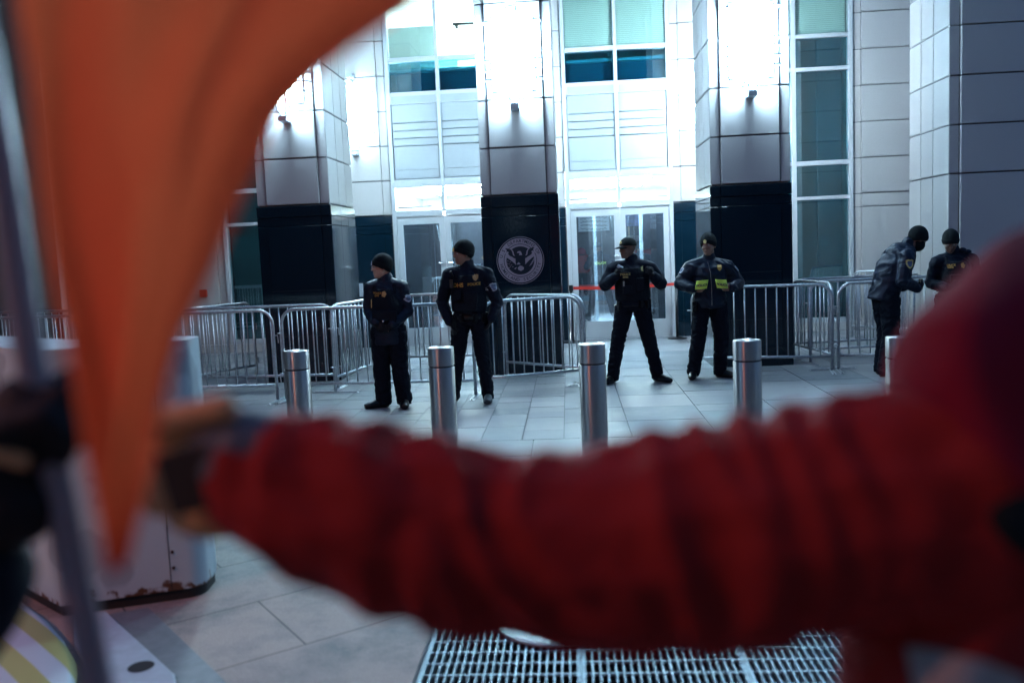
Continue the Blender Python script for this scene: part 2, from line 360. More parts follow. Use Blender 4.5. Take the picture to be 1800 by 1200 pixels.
# plaza bed (dark joints) with a pit for the grate
GX0, GX1, GY0, GY1 = -.655, 1.95, 1.2, 4.25
bm = NB()
def slabbox(x0,x1,y0,y1,z0=-.29,z1=-.008): box(bm,x0,x1,y0,y1,z0,z1)
slabbox(-20,GX0,-6,22); slabbox(GX1,20,-6,22); slabbox(GX0,GX1,GY1,22); slabbox(GX0,GX1,-6,GY0)
tag(obj('plaza_bed', bm, M['stone_core']), kind='structure')
# pavers (far field): real slabs with open joints
bm = NB(); J = .004
def pav(x0,x1,y0,y1):
    dz = random.uniform(-.0012,.0012)
    v = [bm.verts.new((x,y,0+dz)) for x,y in ((x0+J,y0+J),(x1-J,y0+J),(x1-J,y1-J),(x0+J,y1-J))]
    bm.faces.new(v)
    b = [bm.verts.new((x,y,-.008+dz)) for x,y in ((x0+J,y0+J),(x1-J,y0+J),(x1-J,y1-J),(x0+J,y1-J))]
    for i in range(4): bm.faces.new((v[i], b[i], b[(i+1)%4], v[(i+1)%4]))
def strip(x0, x1, ya, yb, lo, hi):
    y = ya
    while y < yb-.01:
        y2 = min(y + random.choice(lo if isinstance(lo, tuple) else (lo,hi)), yb)
        if yb-y2 < .12: y2 = yb
        pav(x0, x1, y, y2); y = y2
xs = [-.095]
while xs[-1] > -12: xs.append(xs[-1]-.368)
for a, b in zip(xs[1:], xs): strip(a, b, 7.685, 16.2, (.30,.36,.40,.62), 0)
for a, b in ((-.095,.5),(.5,1.235)): strip(a, b, 7.685, 16.2, (.72,.74,1.48), 0)
x = 1.235
while x < 12:
    strip(x, x+.735, 7.685, 16.2, (.37,.5,.74), 0); x += .735
# the long pale bands
for ya, yb, L in ((7.09,7.685,1.17),(6.5,7.09,1.17)):
    x = -12.06
    while x < 12: pav(x, x+L, ya, yb); x += L
tag(obj('pavers', bm, M['paver'], smooth=False), kind='structure')
# near slabs
bm = NB()
for (x0,x1,y0,y1) in ((-12,GX0-.01,-5,6.5),(GX1+.01,12,-5,6.5),(GX0-.01,GX1+.01,GY1+.01,6.5),(GX0-.01,GX1+.01,-5,GY0-.01)):
    box(bm,x0,x1,y0,y1,-.02,.001)
tag(obj('pavement', bm, M['near_slab']), kind='structure')
# grate pit
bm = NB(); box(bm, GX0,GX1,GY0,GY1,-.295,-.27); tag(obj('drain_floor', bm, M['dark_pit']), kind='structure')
# grates
px = GX0+.008; gi = 0
places = ['steel bar grate panel beside the pale slab at the left edge of the drain','steel bar grate panel in the middle of the drain under the red sleeve','steel bar grate panel towards the right of the drain by the red jacket','rightmost grate panel hidden below the red jacket']
gw = .638
g0 = None
for gi in range(4):
    x0 = px + gi*(gw+.004)
    root = tag(empty('floor_grate', (x0,0,0)), places[gi], 'grate', 'steel drain grates in the paving')
    if g0 is None:
        bm = NB()
        k = .012
        while k < gw: box(bm, k-.003, k+.003, GY0+.01, GY1-.01, -.035, -.001); k += .0307
        bb = obj('bearing_bar_set', bm, M['grate'], root)
        bm = NB(); y = GY0+.05
        while y < GY1-.02: box(bm, .003, gw-.003, y-.0035, y+.0035, -.012, -.003); y += .1
        cb = obj('cross_bar_set', bm, M['grate'], root)
        bm = NB()
        for a,b,c,d in ((0,.006,GY0,GY1),(gw-.006,gw,GY0,GY1),(.006,gw-.006,GY0,GY0+.006),(.006,gw-.006,GY1-.006,GY1)): box(bm,a,b,c,d,-.04,0)
        fb = obj('frame', bm, M['grate'], root); g0 = (bb,cb,fb)
    else:
        for c in g0:
            n = c.copy(); col.objects.link(n); n.parent = root
# manhole cover
bm = NB(); lathe(bm, [(.30,0),(.30,.008),(.285,.012),(.0,.0125)][:3], 48)
root = tag(obj('access_cover', bm, M['lid'], loc=(-.09,3.86,.002)), 'round pale metal access cover with rhombic holes on the floor grate', 'cover')
bm = NB()
for i in range(-4,5):
    for j in range(-4,5):
        x, y = i*.058+(j%2)*.029, j*.05
        if math.hypot(x,y) < .25: prism(bm, [(x-.018,y-.006),(x+.008,y-.014),(x+.018,y+.006),(x-.008,y+.014)], .0125, .0135)
obj('hole_pattern', bm, M['dark_pit'], root)

# ================================================================== BUILDING
CY = 11.88; WY = 16.1
COURSES = [2.385+.612*i for i in range(8)]          # joint heights
TOP = COURSES[-1]
bld = tag(empty('office_building', (0, WY, 0)), 'pale stone office building with dark granite column bases and lit glass entrance bays', 'building')
def B(name, bm, m, parent=None, **k):
    o = obj(name, bm, m, None, **k); p = parent or bld
    o.parent = p
    # keep world placement: the building empty and part empties only translate
    q = p; off = Vector((0,0,0))
    while q: off += q.location; q = q.parent
    o.location = -off
    return o
def column(x0, x1, dark=True, seams=True):
    """free-standing pier: stone blocks over a granite plinth, centre panel proud of side strips"""
    y0, y1 = CY, CY+1.32
    sw = .125
    bm = NB(); box(bm, x0+.02, x1-.02, y0+.03, y1-.03, 0, TOP)
    core = B('column', bm, M['stone_core'])
    bm = NB()
    zz = ([0] if not dark else []) + COURSES
    g = .008
    for a, b in zip(zz, zz[1:]):
        z0, z1 = a+g, b-g
        blocks = [(x0+sw+.012, x1-sw-.012, y0-.03, y0+.06), (x0, x0+sw, y0, y0+.5), (x1-sw, x1, y0, y0+.5),
                  (x0, x0+.1, y0+.503, y0+.91), (x1-.1, x1, y0+.503, y0+.91), (x0, x0+.3, y0+.913, y1), (x1-.3, x1, y0+.913, y1), (x0+.31, x1-.31, y1-.1, y1+.02)]
        for bx in blocks:
            t = NB(); box(t, bx[0], bx[1], bx[2], bx[3], z0, z1); bevel(t, .007, 2)
            me = bpy.data.meshes.new('t'); t.to_mesh(me); t.free(); bm.from_mesh(me); bpy.data.meshes.remove(me)
    B('block_course', bm, M['stone'], core)
    bm = NB()
    mt = M['granite'] if dark else M['stone']
    if dark:
        for z0, z1, out in ((0,2.10,.0),(2.106,2.225,-.004),(2.231,2.372,.003)):
            for bx in [(x0+sw+.004, x1-sw-.004, y0-.038, y0+.06), (x0-.012, x0+sw, y0-.014, y0+.5), (x1-sw, x1+.012, y0-.014, y0+.5),
                       (x0-.012, x0+.1, y0+.502, y0+.9), (x1-.1, x1+.012, y0+.502, y0+.9), (x0-.012, x0+.3, y0+.902, y1+.01), (x1-.3, x1+.012, y0+.902, y1+.01), (x0+.302, x1-.302, y1-.1, y1+.03)]:
                t = NB(); box(t, bx[0], bx[1], bx[2]-out, bx[3], z0, z1); bevel(t, .004, 1)
                me = bpy.data.meshes.new('t'); t.to_mesh(me); t.free(); bm.from_mesh(me); bpy.data.meshes.remove(me)
        B('granite_base', bm, mt, core)
        for z in (.62, 1.24):
            bm = NB(); box(bm, x0+.13, x1-.13, y0-.0385, y0-.036, z-.001, z+.001); B('joint_line', bm, M['granite_joint'], core)
    else: bm.free()
    return core
def stone_wall(x0, x1, dark=False, strip_l=0, strip_r=0, y=WY, zlo=0):
    """stacked blocks on the rear wall plane"""
    bm = NB(); box(bm, x0, x1, y+.03, y+.4, 0, TOP); wall = B('wall', bm, M['stone_core'])
    bm = NB(); g = .009
    zz = ([.16] if not dark else []) + COURSES
    if not dark: 
        zz = [.16, 2.15] + COURSES
    def blk(a, b, c, z0, z1, bv=.008, target=None):
        t = NB(); box(t, a, b, c, y+.1, z0, z1); bevel(t, bv, 2)
        me = bpy.data.meshes.new('t'); t.to_mesh(me); t.free(); bm.from_mesh(me); bpy.data.meshes.remove(me)
    for i, (a, b) in enumerate(zip(zz, zz[1:])):
        gg = .002 if (not dark and i == 0) else g
        z0, z1 = a+(g if i or dark else 0), b-gg
        xa, xb = x0, x1
        if strip_l: blk(x0, x0+strip_l, y, z0, z1); xa = x0+strip_l+.003
        if strip_r: blk(x1-strip_r, x1, y, z0, z1); xb = x1-strip_r-.003
        blk(xa, xb, y-.035, z0, z1)
    B('block_course', bm, M['stone'], wall)
    if not dark:
        bm = NB(); box(bm, x0, x1, y-.05, y+.1, 0, .158); bevel(bm, .006); B('plinth', bm, M['stone'], wall)
    else:
        bm = NB()
        for z0, z1, out in ((0,2.05,0),(2.056,2.20,.0),(2.206,2.37,.004)):
            xa, xb = x0, x1
            if strip_l: blk(x0, x0+strip_l, y-.005-out, z0, z1, .004); xa = x0+strip_l+.003
            if strip_r: blk(x1-strip_r, x1, y-.005-out, z0, z1, .004); xb = x1-strip_r-.003
            blk(xa, xb, y-.04-out, z0, z1, .004)
        B('granite_base', bm, M['granite'], wall)
    return wall
COLX = [(-4.14,-3.15),(-1.115,-.115),(1.88,2.90)]
for a, b in COLX: column(a, b)
column(4.885, 6.4, dark=False)
column(-7.2-.0, -6.9, dark=False) if False else None
stone_wall(-9.35, -6.29, strip_r=.14)
stone_wall(-4.36, -3.15, dark=True, strip_l=.14, strip_r=.14)
stone_wall(-1.25, -.02, dark=True, strip_l=.14, strip_r=.14)
stone_wall(1.885, 3.10, dark=True, strip_l=.14, strip_r=.14)
stone_wall(5.0, 9.5, strip_l=.14)

def fr(bm, x0, x1, z0, z1, y0=WY-.02, y1=WY+.10): box(bm, x0, x1, y0, y1, z0, z1)
def leaf(parent, x0, x1, hinge_left):
    d = empty('door', (0,0,0), parent=parent)
    bm = NB(); y0, y1 = WY+.0, WY+.05; s = .10
    fr(bm, x0, x0+s, .01, 2.335, y0, y1); fr(bm, x1-s, x1, .01, 2.335, y0, y1)
    fr(bm, x0+s, x1-s, .01, .325, y0, y1); fr(bm, x0+s, x1-s, 2.20, 2.335, y0, y1)
    B('door_frame', bm, M['alu'], d)
    bm = NB(); fr(bm, x0+s, x1-s, .325, 2.20, y0+.02, y0+.028); B('door_glass', bm, M['glass'], d)
    bm = NB(); hx = x1-s*.5 if hinge_left else x0+s*.5
    sx = 1 if hinge_left else -1
    # lever and rose
    tube(bm, [(hx, y0-.002, 1.49),(hx, y0-.05, 1.49),(hx-sx*.07, y0-.055, 1.49)], .011, 8)
    B('door_handle', bm, M['silver'], d)
    # closer arm seen inside the glass
    bm = NB(); ax = x1-s-.06 if hinge_left else x0+s+.06
    tube(bm, [(ax, y1+.02, 2.17),(ax+sx*.10, y1+.12, 1.55),(ax+sx*.10, y1+.12, 1.05)], .008, 6)
    B('pull_bar', bm, M['silver'], d)
    return d
def door_bay(x0, x1):
    bay = empty('entrance_bay', (0,0,0), parent=bld)
    bay.location = (0,-WY,0)
    xm = (x0+x1)/2; fw = .07
    bm = NB(); y0 = WY-.05
    for a, b in ((x0, x0+fw),(x1-fw, x1)): fr(bm, a, b, 0, TOP, y0, WY+.12)
    fr(bm, xm-.03, xm+.03, 2.42, TOP, y0+.004, WY+.12)
    for za, zb in ((2.34,2.445),(2.865,2.99),(4.32,4.53),(5.055,5.13)):
        fr(bm, x0+fw, xm-.03, za, zb, y0+.008, WY+.11); fr(bm, xm+.03, x1-fw, za, zb, y0+.008, WY+.11)
    bevel(bm, .004)
    B('window_frame', bm, M['alu'], bay)
    bm = NB()
    for a, b in ((x0+fw+.03, xm-.05),(xm+.05, x1-fw-.03)):
        box(bm, a-.02, b+.02, WY+.02, WY+.09, 2.99, 4.32)
        box(bm, a, b, WY-.005, WY+.02, 3.02, 3.165); box(bm, a, b, WY+.0, WY+.02, 3.172, 3.585)
        for z in (3.60,3.735,3.87,4.005):
            # a thin projecting louvre with a sloped lower face
            v = [bm.verts.new(p) for p in ((a,WY+.02,z+.02),(b,WY+.02,z+.02),(b,WY-.045,z+.008),(a,WY-.045,z+.008),(a,WY-.045,z-.004),(b,WY-.045,z-.004),(b,WY+.02,z-.012),(a,WY+.02,z-.012))]
            for f in ((0,1,2,3),(3,2,5,4),(4,5,6,7),(0,3,4,7),(1,6,5,2)): bm.faces.new([v[i] for i in f])
        box(bm, a, b, WY-.052, WY-.042, 4.335, 4.46)
    B('spandrel_panel', bm, M['panel'], bay)
    for a, b in ((x0+fw, xm-.03),(xm+.03, x1-fw)):
        bm = NB(); fr(bm, a, b, 2.445, 2.865, WY+.03, WY+.038); B('transom_glass', bm, M['glass_clear'], bay)
        bm = NB(); fr(bm, a, b, 4.53, 5.055, WY+.03, WY+.038); B('band_pane', bm, M['glass_band'], bay)
        bm = NB(); fr(bm, a, b, 5.13, TOP, WY+.03, WY+.038); B('upper_pane', bm, M['glass_clear'], bay)
    leaf(bay, x0+fw+.004, xm-.002, True); leaf(bay, xm+.002, x1-fw-.004, False)
    bm = NB(); fr(bm, x0+fw, x1-fw, 0.0005, .009, WY-.06, WY+.1); B('threshold', bm, M['galv'], bay)
    return bay
def window_bay(x0, x1, xm):
    bay = empty('window', (0,-WY,0), parent=bld)
    bm = NB(); fw = .07; y0 = WY-.05
    for a, b in ((x0, x0+fw),(x1-fw, x1)): fr(bm, a, b, .16, TOP, y0, WY+.12)
    fr(bm, xm-.04, xm+.04, .16, TOP, y0+.004, WY+.12)
    zs = ((.16,.24),(2.31,2.37),(2.90,2.98),(4.505,4.57),(5.06,5.125))
    for za, zb in zs:
        fr(bm, x0+fw, xm-.04, za, zb, y0+.008, WY+.11); fr(bm, xm+.04, x1-fw, za, zb, y0+.008, WY+.11)
    bevel(bm, .004); B('window_frame', bm, M['alu'], bay)
    bm = NB(); fr(bm, x0, x1, 0, .158, y0-.02, WY+.12); B('window_sill', bm, M['stone'], bay)
    zz = [(zs[i][1], zs[i+1][0]) for i in range(4)] + [(5.125, TOP)]
    for i, (za, zb) in enumerate(zz):
        for a, b in ((x0+fw, xm-.04),(xm+.04, x1-fw)):
            bm = NB(); fr(bm, a, b, za, zb, WY+.03, WY+.038); B('window_pane', bm, M['glass_clear'] if i == 4 else M['glass_teal'] , bay)
    return bay
door_bay(-3.13, -1.26); door_bay(-.005, 1.885)
window_bay(-6.28, -4.37, -5.3); window_bay(3.10, 4.995, 3.99)
# rooms behind the glass
def room(x0, x1, y1, z0, z1, wallm, floorm, ceilm, name='room', lights=(), lm='ceil_light'):
    r = empty(name, (0,-WY,0), parent=bld); y0 = WY+.13; t = .08
    bm = NB(); box(bm, x0, x1, y0, y1, z0-.05, z0); B('floor', bm, floorm, r)
    bm = NB(); box(bm, x0, x1, y0, y1, z1, z1+.05); B('ceiling', bm, ceilm, r)
    bm = NB(); box(bm, x0, x1, y1, y1+t, z0, z1); box(bm, x0-t, x0, y0, y1, z0, z1); box(bm, x1, x1+t, y0, y1, z0, z1)
    B('room_wall', bm, wallm, r)
    for (a, b, c, d) in lights:
        bm = NB(); box(bm, a, b, c, d, z1-.015, z1-.002); B('ceiling_light', bm, M[lm], r)
    return r
lob = room(-3.6, 2.6, 22.5, 0.0, 3.02, M['white'], M['lobby_floor'], M['white'], 'lobby', lights=[(-2.9,-1.5,17.0,18.4),(.2,1.7,17.0,18.4),(-2.9,-1.5,19.6,20.8),(.2,1.7,19.6,20.8)])
bm = NB()
box(bm, -3.59, -3.5, 17.2, 22.4, 0, 2.3); box(bm, 2.5, 2.59, 17.2, 22.4, 0, 2.3)
x = -3.55
while x < 2.5: box(bm, x+.005, x+.395, 22.40, 22.49, 0, 2.5); x += .4
box(bm, -3.4, -2.66, 17.8, 17.9, 0, 2.62); box(bm, -2.3,-1.2,19.2,19.3,0,2.62); box(bm, -1.1,.42,17.8,17.9,0,2.62); box(bm, 1.35,2.3,18.2,18.3,0,2.62)
B('wood_panelling', bm, M['lobby_wood'], lob)
bm = NB()
for x in (-2.35,-1.55,.5,1.4): box(bm, x, x+.06, 17.55, 17.65, 0, 2.3)
for a, b in ((-2.35,-1.49),(.5,1.46)): box(bm, a, b, 17.55, 17.65, 2.3, 2.42)
B('inner_door_frame', bm, M['alu'], lob)
bm = NB(); box(bm, -3.55, 2.55, 17.5, 17.62, 2.46, 2.56); box(bm, -3.55,2.55,19,19.1,2.5,2.58); B('soffit_rail', bm, M['alu'], lob)
up = room(-3.4, -1.0, 22.3, 4.95, 6.2, M['white'], M['white'], M['tile'], 'office', lights=[(-1.75,-1.2,17.3,17.7),(-1.75,-1.2,18.9,19.5),(-3.1,-2.5,18.9,19.5)], lm='office_light')
bm = NB(); 
for y in (17.0,18.2,19.4): box(bm, -3.4,-1.0,y,y+.012,6.185,6.198)
for x in (-2.9,-2.3,-1.7): box(bm, x,x+.012,WY+.2,22.2,6.18,6.19)
B('ceiling_grid', bm, M['alu'], up)
bm = NB(); box(bm, -3.3,-2.28,WY+.9,WY+.94,4.95,5.88); B('partition', bm, mat('grey_partition', (.26,.34,.34), .8), up)
bm = NB(); box(bm, -2.1,-1.05,WY+2.4,WY+2.45,4.95,5.72); B('white_screen', bm, M['white'], up)
bm = NB(); box(bm, -1.95,-1.3,WY+.6,WY+.64,5.78,5.83); tube(bm, [(-1.88,WY+.62,5.72),(-1.88,WY+.62,5.78)], .035); B('display_arm', bm, M['black'], up)
upr = room(-.2, 2.1, 18.5, 4.95, 7.0, M['white'], M['white'], M['white'], 'office', lights=[(.2,1.7,17.0,17.6)], lm='office_light')
bm = NB()
for a, b in ((.07,.90),(.98,1.81)): box(bm, a, b, WY+.06, WY+.07, 5.13, TOP)
B('window_blind', bm, M['blind'], upr)
bm = NB(); box(bm, 4.05,4.92,WY+.14,WY+.15,5.15,TOP); box(bm, 3.18,3.95,WY+.14,WY+.15,5.15,TOP)
rr = room(3.0, 5.1, 18.5, .2, 7.0, M['tile'], M['lobby_floor'], M['white'], 'side_room')
B('window_blind', bm, M['blind'], rr)
bm = NB(); box(bm, 3.05,5.05,16.9,16.98,.2,5.2); B('back_panel', bm, mat('dim_teal_wall', (.05,.20,.26), .9), rr)
rl = room(-6.4, -4.3, 18.5, .2, 7.0, M['tile'], M['lobby_floor'], M['white'], 'side_room')
bm = NB(); box(bm, -6.2,-4.4,WY+.2,WY+.21,.25,2.28); B('window_blind', bm, mat('pale_shade', (.52,.6,.56), .9), rl)
# teal band backing
bm = NB()
for a, b in ((-3.1,-1.28),(.02,1.86)): box(bm, a, b, WY+.25, WY+.3, 4.3, 4.94)
B('shadow_box', bm, mat('teal_backing', (.02,.17,.24), .8), bld)
# building mass above and behind, parapet
bm = NB(); box(bm, -9.4, 9.6, 22.7, 30, 0, 12); box(bm, -9.4, 9.6, WY+.05, 22.6, TOP+.01, 12); B('upper_storey', bm, M['stone'])
# side wing at the far left, angled
wing = tag(empty('side_wing', (-9.75, 16.1, 0), R_(-77.5)), 'left wing of the building with tall white framed windows', 'building')
def W(name, bm, m, parent=wing): return obj(name, bm, m, parent)
L = 11.0
bm = NB(); box(bm, 0.45, L, .05, .4, 0, TOP); W('core', bm, M['dark_pit'])
bm = NB(); zz = [0]+COURSES
for a, b in zip(zz, zz[1:]):
    t = NB(); box(t, 0, .42, 0, .4, a+.01, b-.01); bevel(t, .008); me = bpy.data.meshes.new('t'); t.to_mesh(me); t.free(); bm.from_mesh(me); bpy.data.meshes.remove(me)
W('wall', bm, M['stone'])
bm = NB()
x = .43
for k in range(8):
    box(bm, x, x+.08, -.06, .05, 0, TOP); x += 1.35
for za, zb in ((.0,.2),(2.30,2.42),(2.95,3.03),(4.5,4.57),(5.06,5.14)): box(bm, .5, L, -.055, .045, za, zb)
W('window_frame', bm, M['alu'])
bm = NB(); box(bm, .5, L, -.02, -.012, .2, TOP); W('window_pane', bm, M['glass_teal'])
# small things on walls
def tagged(name, bm, m, label, cat, group=None, loc=None, smooth=False): return tag(obj(name, bm, m, loc=loc, smooth=smooth), label, cat, group)
bm = NB(); box(bm, -.075,.075,-.012,0,-.10,.10); bevel(bm,.003); o = tagged('card_reader_panel', bm, M['patch_grey'], 'small grey sign plate on the granite wall behind the left officer', 'sign', loc=(-3.58, WY-.045, 1.10))
bm = NB(); box(bm, -.06,.06,-.012,0,-.14,.10); bevel(bm,.003); tagged('wall_plate', bm, M['patch_grey'], 'tall grey plate beside the small sign, near the left granite column', 'sign', loc=(-3.80, WY-.045, 1.08))
bm = NB(); box(bm, -.07,.07,-.05,0,-.07,.07); bevel(bm,.01); tagged('alarm_box', bm, M['fire_red'], 'small square red alarm box on the stone wall at the left', 'alarm box', loc=(-6.72, WY-.036, 1.12))

# ------------------------------------------------------------------ seal on the middle column
SX, SZ, SY = -.632, 1.52, CY-.0385
seal = tag(empty('wall_seal', (SX, SY, SZ)), 'round etched department seal with an eagle on the dark granite column', 'seal')
K = .000702
def disk(r0, r1, y, seg=96, a0=0, a1=2*math.pi):
    bm = NB(); n = seg; vs = []
    for i in range(n+1):
        a = a0+(a1-a0)*i/n
        vs.append((bm.verts.new((r0*math.cos(a), y, r0*math.sin(a))) if r0 > 0 else None, bm.verts.new((r1*math.cos(a), y, r1*math.sin(a)))))
    if r0 > 0:
        for A, Bv in zip(vs, vs[1:]): bm.faces.new((A[0], A[1], Bv[1], Bv[0]))
    else: bm.faces.new([v[1] for v in vs[:-1]])
    return bm
def flatpoly(bm, pts, y):
    vs = [bm.verts.new(((px-597)*K, y, (640-py)*K)) for px, py in pts]
    f = bm.faces.new(vs); 
def sealpart(name, bm, m):
    r = bmesh.ops.extrude_face_region(bm, geom=bm.faces[:])
    for v_ in [g for g in r['geom'] if isinstance(g, bmesh.types.BMVert)]: v_.co.y -= .0006
    return obj(name, bm, m, seal)
sealpart('outer_ring', disk(.438*.7, .446*.7, -.0002) if False else disk(438*K, 447*K, -.0002), M['seal_light'])
sealpart('disc', disk(0, 417*K, -.0004), M['seal_light'])
sealpart('inner_ring', disk(302*K, 313*K, -.0012), M['seal_dark'])
sealpart('field', disk(0, 264*K, -.0014), M['seal_dark'])
bm = NB()
def mir(p): return [(1194-x, y) for x, y in p]
Vband = [(322,455),(400,545),(505,600),(512,720),(440,650),(345,575),(333,610),(322,560)]
for p in (Vband, mir(Vband)[::-1]): flatpoly(bm, p, -.0022)
obj('light_wedge', bm, M['seal_light'], seal)
bm = NB()
Wing = [(318,398),(370,408),(430,432),(455,470),(468,530),(500,552),(505,600),(470,590),(455,560),(430,548),(420,520),(395,505),(380,475),(352,462),(345,435)]
for p in (Wing, mir(Wing)[::-1]): flatpoly(bm, p, -.0030)
flatpoly(bm, [(500,548),(694,548),(690,612),(504,612)], -.0030)
flatpoly(bm, [(504,620),(594,620),(594,668),(565,658),(535,695),(506,690)], -.0030)
for y in (622,652,682): flatpoly(bm, [(608,y),(640,y+10),(690,y-2),(688,y+18),(640,y+28),(608,y+16)], -.0030)
obj('eagle_wing', bm, M['seal_dark'], seal)
bm = NB()
flatpoly(bm, [(538,492),(556,468),(596,460),(618,482),(628,512),(634,540),(572,540),(588,512),(575,500),(548,498)], -.0022)
flatpoly(bm, [(540,775),(575,745),(597,738),(622,745),(660,775),(652,812),(597,838),(548,812)], -.0032)
flatpoly(bm, [(520,712),(562,668),(592,700),(592,716)], -.0034)
Wl = [(428,430),(452,434),(474,470),(484,528),(500,545),(492,552),(462,535),(450,475)]
for p in (Wl, mir(Wl)[::-1]): flatpoly(bm, p, -.0033)
for (x, y, a) in ((360,640,.6),(380,700,.2),(405,660,-.4),(425,720,.5),(350,690,1.2),(400,745,.9),(450,755,-.2),(380,770,.1)):
    c, s = math.cos(a), math.sin(a); flatpoly(bm, [(x+18*c, y+18*s),(x-6*s, y+6*c),(x-18*c, y-18*s),(x+6*s, y-6*c)][::-1], -.0024)
for i in range(5):
    x, y = 760+i*20, 745-i*32; flatpoly(bm, [(x,y),(x+60,y-46),(x+66,y-40),(x+6,y+6)][::-1], -.0024)
for i in range(3): flatpoly(bm, [(470+i*12,790+i*4),(520,760),(524,766),(476+i*12,796+i*4)][::-1], -.0024)
obj('eagle_head', bm, M['seal_light'], seal)
def ring_text(s, a_start, a_end, rr, size, flip):
    bm = NB(); n = len(s)
    for i, ch in enumerate(s):
        if ch == ' ': continue
        a = R_(a_start + (a_end-a_start)*i/(n-1)); me = text_mesh(ch, size, bold=.0006)
        rot = a - math.pi/2 if not flip else a + math.pi/2
        for v_ in me.vertices:
            x, y = v_.co.x, v_.co.y
            v_.co = Vector((rr*math.cos(a) + x*math.cos(rot) - y*math.sin(rot), -.0016 - max(0, v_.co.z), rr*math.sin(a) + x*math.sin(rot) + y*math.cos(rot)))
        bm.from_mesh(me); bpy.data.meshes.remove(me)
    return obj('lettering', bm, M['seal_dark'], seal)
ring_text('U.S. DEPARTMENT OF', 166, 20, 364*K, .060, False)
ring_text('HOMELAND SECURITY', 193, 348, 366*K, .058, True)

# ------------------------------------------------------------------ wall lamps
def wall_lamp(loc, label, lm='lamp'):
    r = tag(empty('wall_lamp', loc), label, 'wall lamp', 'tall glowing lamps on the stone piers'); H = .50
    bm = NB(); tube(bm, [(0,-.16,-H),(0,-.16,H)], .085, 20); obj('lamp_tube', bm, M[lm], r, smooth=False)
    bm = NB()
    for s in (-1,1): box(bm, s*.20-.075, s*.20+.075, -.10, -.085, -.44, .42)
    obj('diffuser', bm, M[lm], r)
    for s in (-1,1):
        bm = NB()
        a, b = (s*.285, s*.09) if s < 0 else (.09,.285)
        x0, x1 = min(a,b), max(a,b)
        for z in (-.48,.46): box(bm, x0, x1, -.135, -.115, z-.014, z+.014)
        box(bm, s*.285-.013, s*.285+.013, -.135, -.115, -.466, .446)
        box(bm, s*.105-.010, s*.105+.010, -.20, -.18, -.55, .10)
        obj('frame', bm, M['lamp_metal'], r)
    for s in (-1,1):
        for z in (-.32,-.20,-.08,.40):
            f = NB(); box(f, s*.285-.085, s*.285+.085, -.18, -.03, z-.009, z+.009); obj('fin', f, M['lamp_metal'], r)
    bm = NB()
    for s in (-1,1):
        for t in (-1,1):
            tube(bm, [(s*.062,-.22,t*.36),(s*.062,-.22,t*.55),(s*.04,-.19,t*.60),(s*.022,-.13,t*.645)], .013, 8)
    for t in (-1,1): box(bm, -.055,.055,-.22,0,t*.67-.032,t*.67+.032)
    box(bm, -.05,.05,-.05,0,-.60,.60)
    obj('bracket', bm, M['lamp_metal'], r)
    return r
for i, (a, b) in enumerate(COLX):
    wall_lamp(((a+b)/2, CY-.035, 4.16), ['tall white glowing lamp on the left stone column beside the orange flag','tall white glowing lamp on the middle column above the round seal','tall white glowing lamp on the right column above the officer with yellow panels'][i])
for x, lb in ((-3.72,'bright lamp on the recessed wall right of the left column'),(-.62,'lamp on the recessed wall hidden behind the middle column'),(2.42,'lamp on the recessed wall behind the right column'),):
    wall_lamp((x, WY-.04, 4.16), lb, 'lamp_low')
wall_lamp((5.39+.25, CY-.035, 9.0), 'high lamp on the far right column above the frame') if False else None
for i, (a, b) in enumerate(COLX):  # hidden fill lamps, added to brighten the rear wall and column sides
    o = wall_lamp(((a+b)/2, CY+1.34, 4.16), ['unseen fill lamp added on the rear face of the left column','unseen fill lamp added on the rear face of the middle column','unseen fill lamp added on the rear face of the right column'][i], 'rear_fill_lamp_bright' if i == 2 else 'rear_fill_lamp'); o.rotation_euler.z = math.pi
# warm street lamp out by the kerb, behind and left of the camera
sl = tag(empty('street_lamp', (-6.0, -.7, 0)), 'warm orange street lamp on a dark pole at the kerb left of the barrier', 'street lamp')
bm = NB(); lathe(bm, [(.16,0),(.16,.2),(.09,.3),(.06,1.2),(.05,5.0)], 16); tube(bm, [(0,0,5.0),(.1,0,5.4),(.5,.1,5.55)], .035, 8); obj('pole', bm, M['black'], sl)
bm = NB(); ell(bm, (.7,.1,5.52), (.28,.14,.07)); obj('lamp_head', bm, M['black'], sl)
bm = NB(); ell(bm, (.7,.1,5.46), (.20,.10,.05)); obj('lamp_lens', bm, M['sodium'], sl)

# building across the street, added unseen to block sky and darken reflections
sb = tag(empty('added_street_building', (0,-17,0)), 'unseen dark brick building added across the street to block sky light, with glowing windows', 'building')
bm = NB(); box(bm, -40,40,-8,0,-.3,19); obj('wall', bm, M['facade_dark'], sb)
wl = emitter('added_window_glow', (.9,.95,1.0), .8)  # glowing windows added for their reflections in the entrance glass
for k in range(12):
    for j in range(5):
        x = -33+k*6; z = 2.2+j*3.4
        lit = (k*7+j*3)%4 == 0; q = .14 if lit else .9
        bm = NB(); box(bm, x-q, x+q, -.02, .03, z, z+(.3 if lit else 1.9)); obj('window', bm, wl if (k*7+j*3)%4 == 0 else M['granite'], sb)
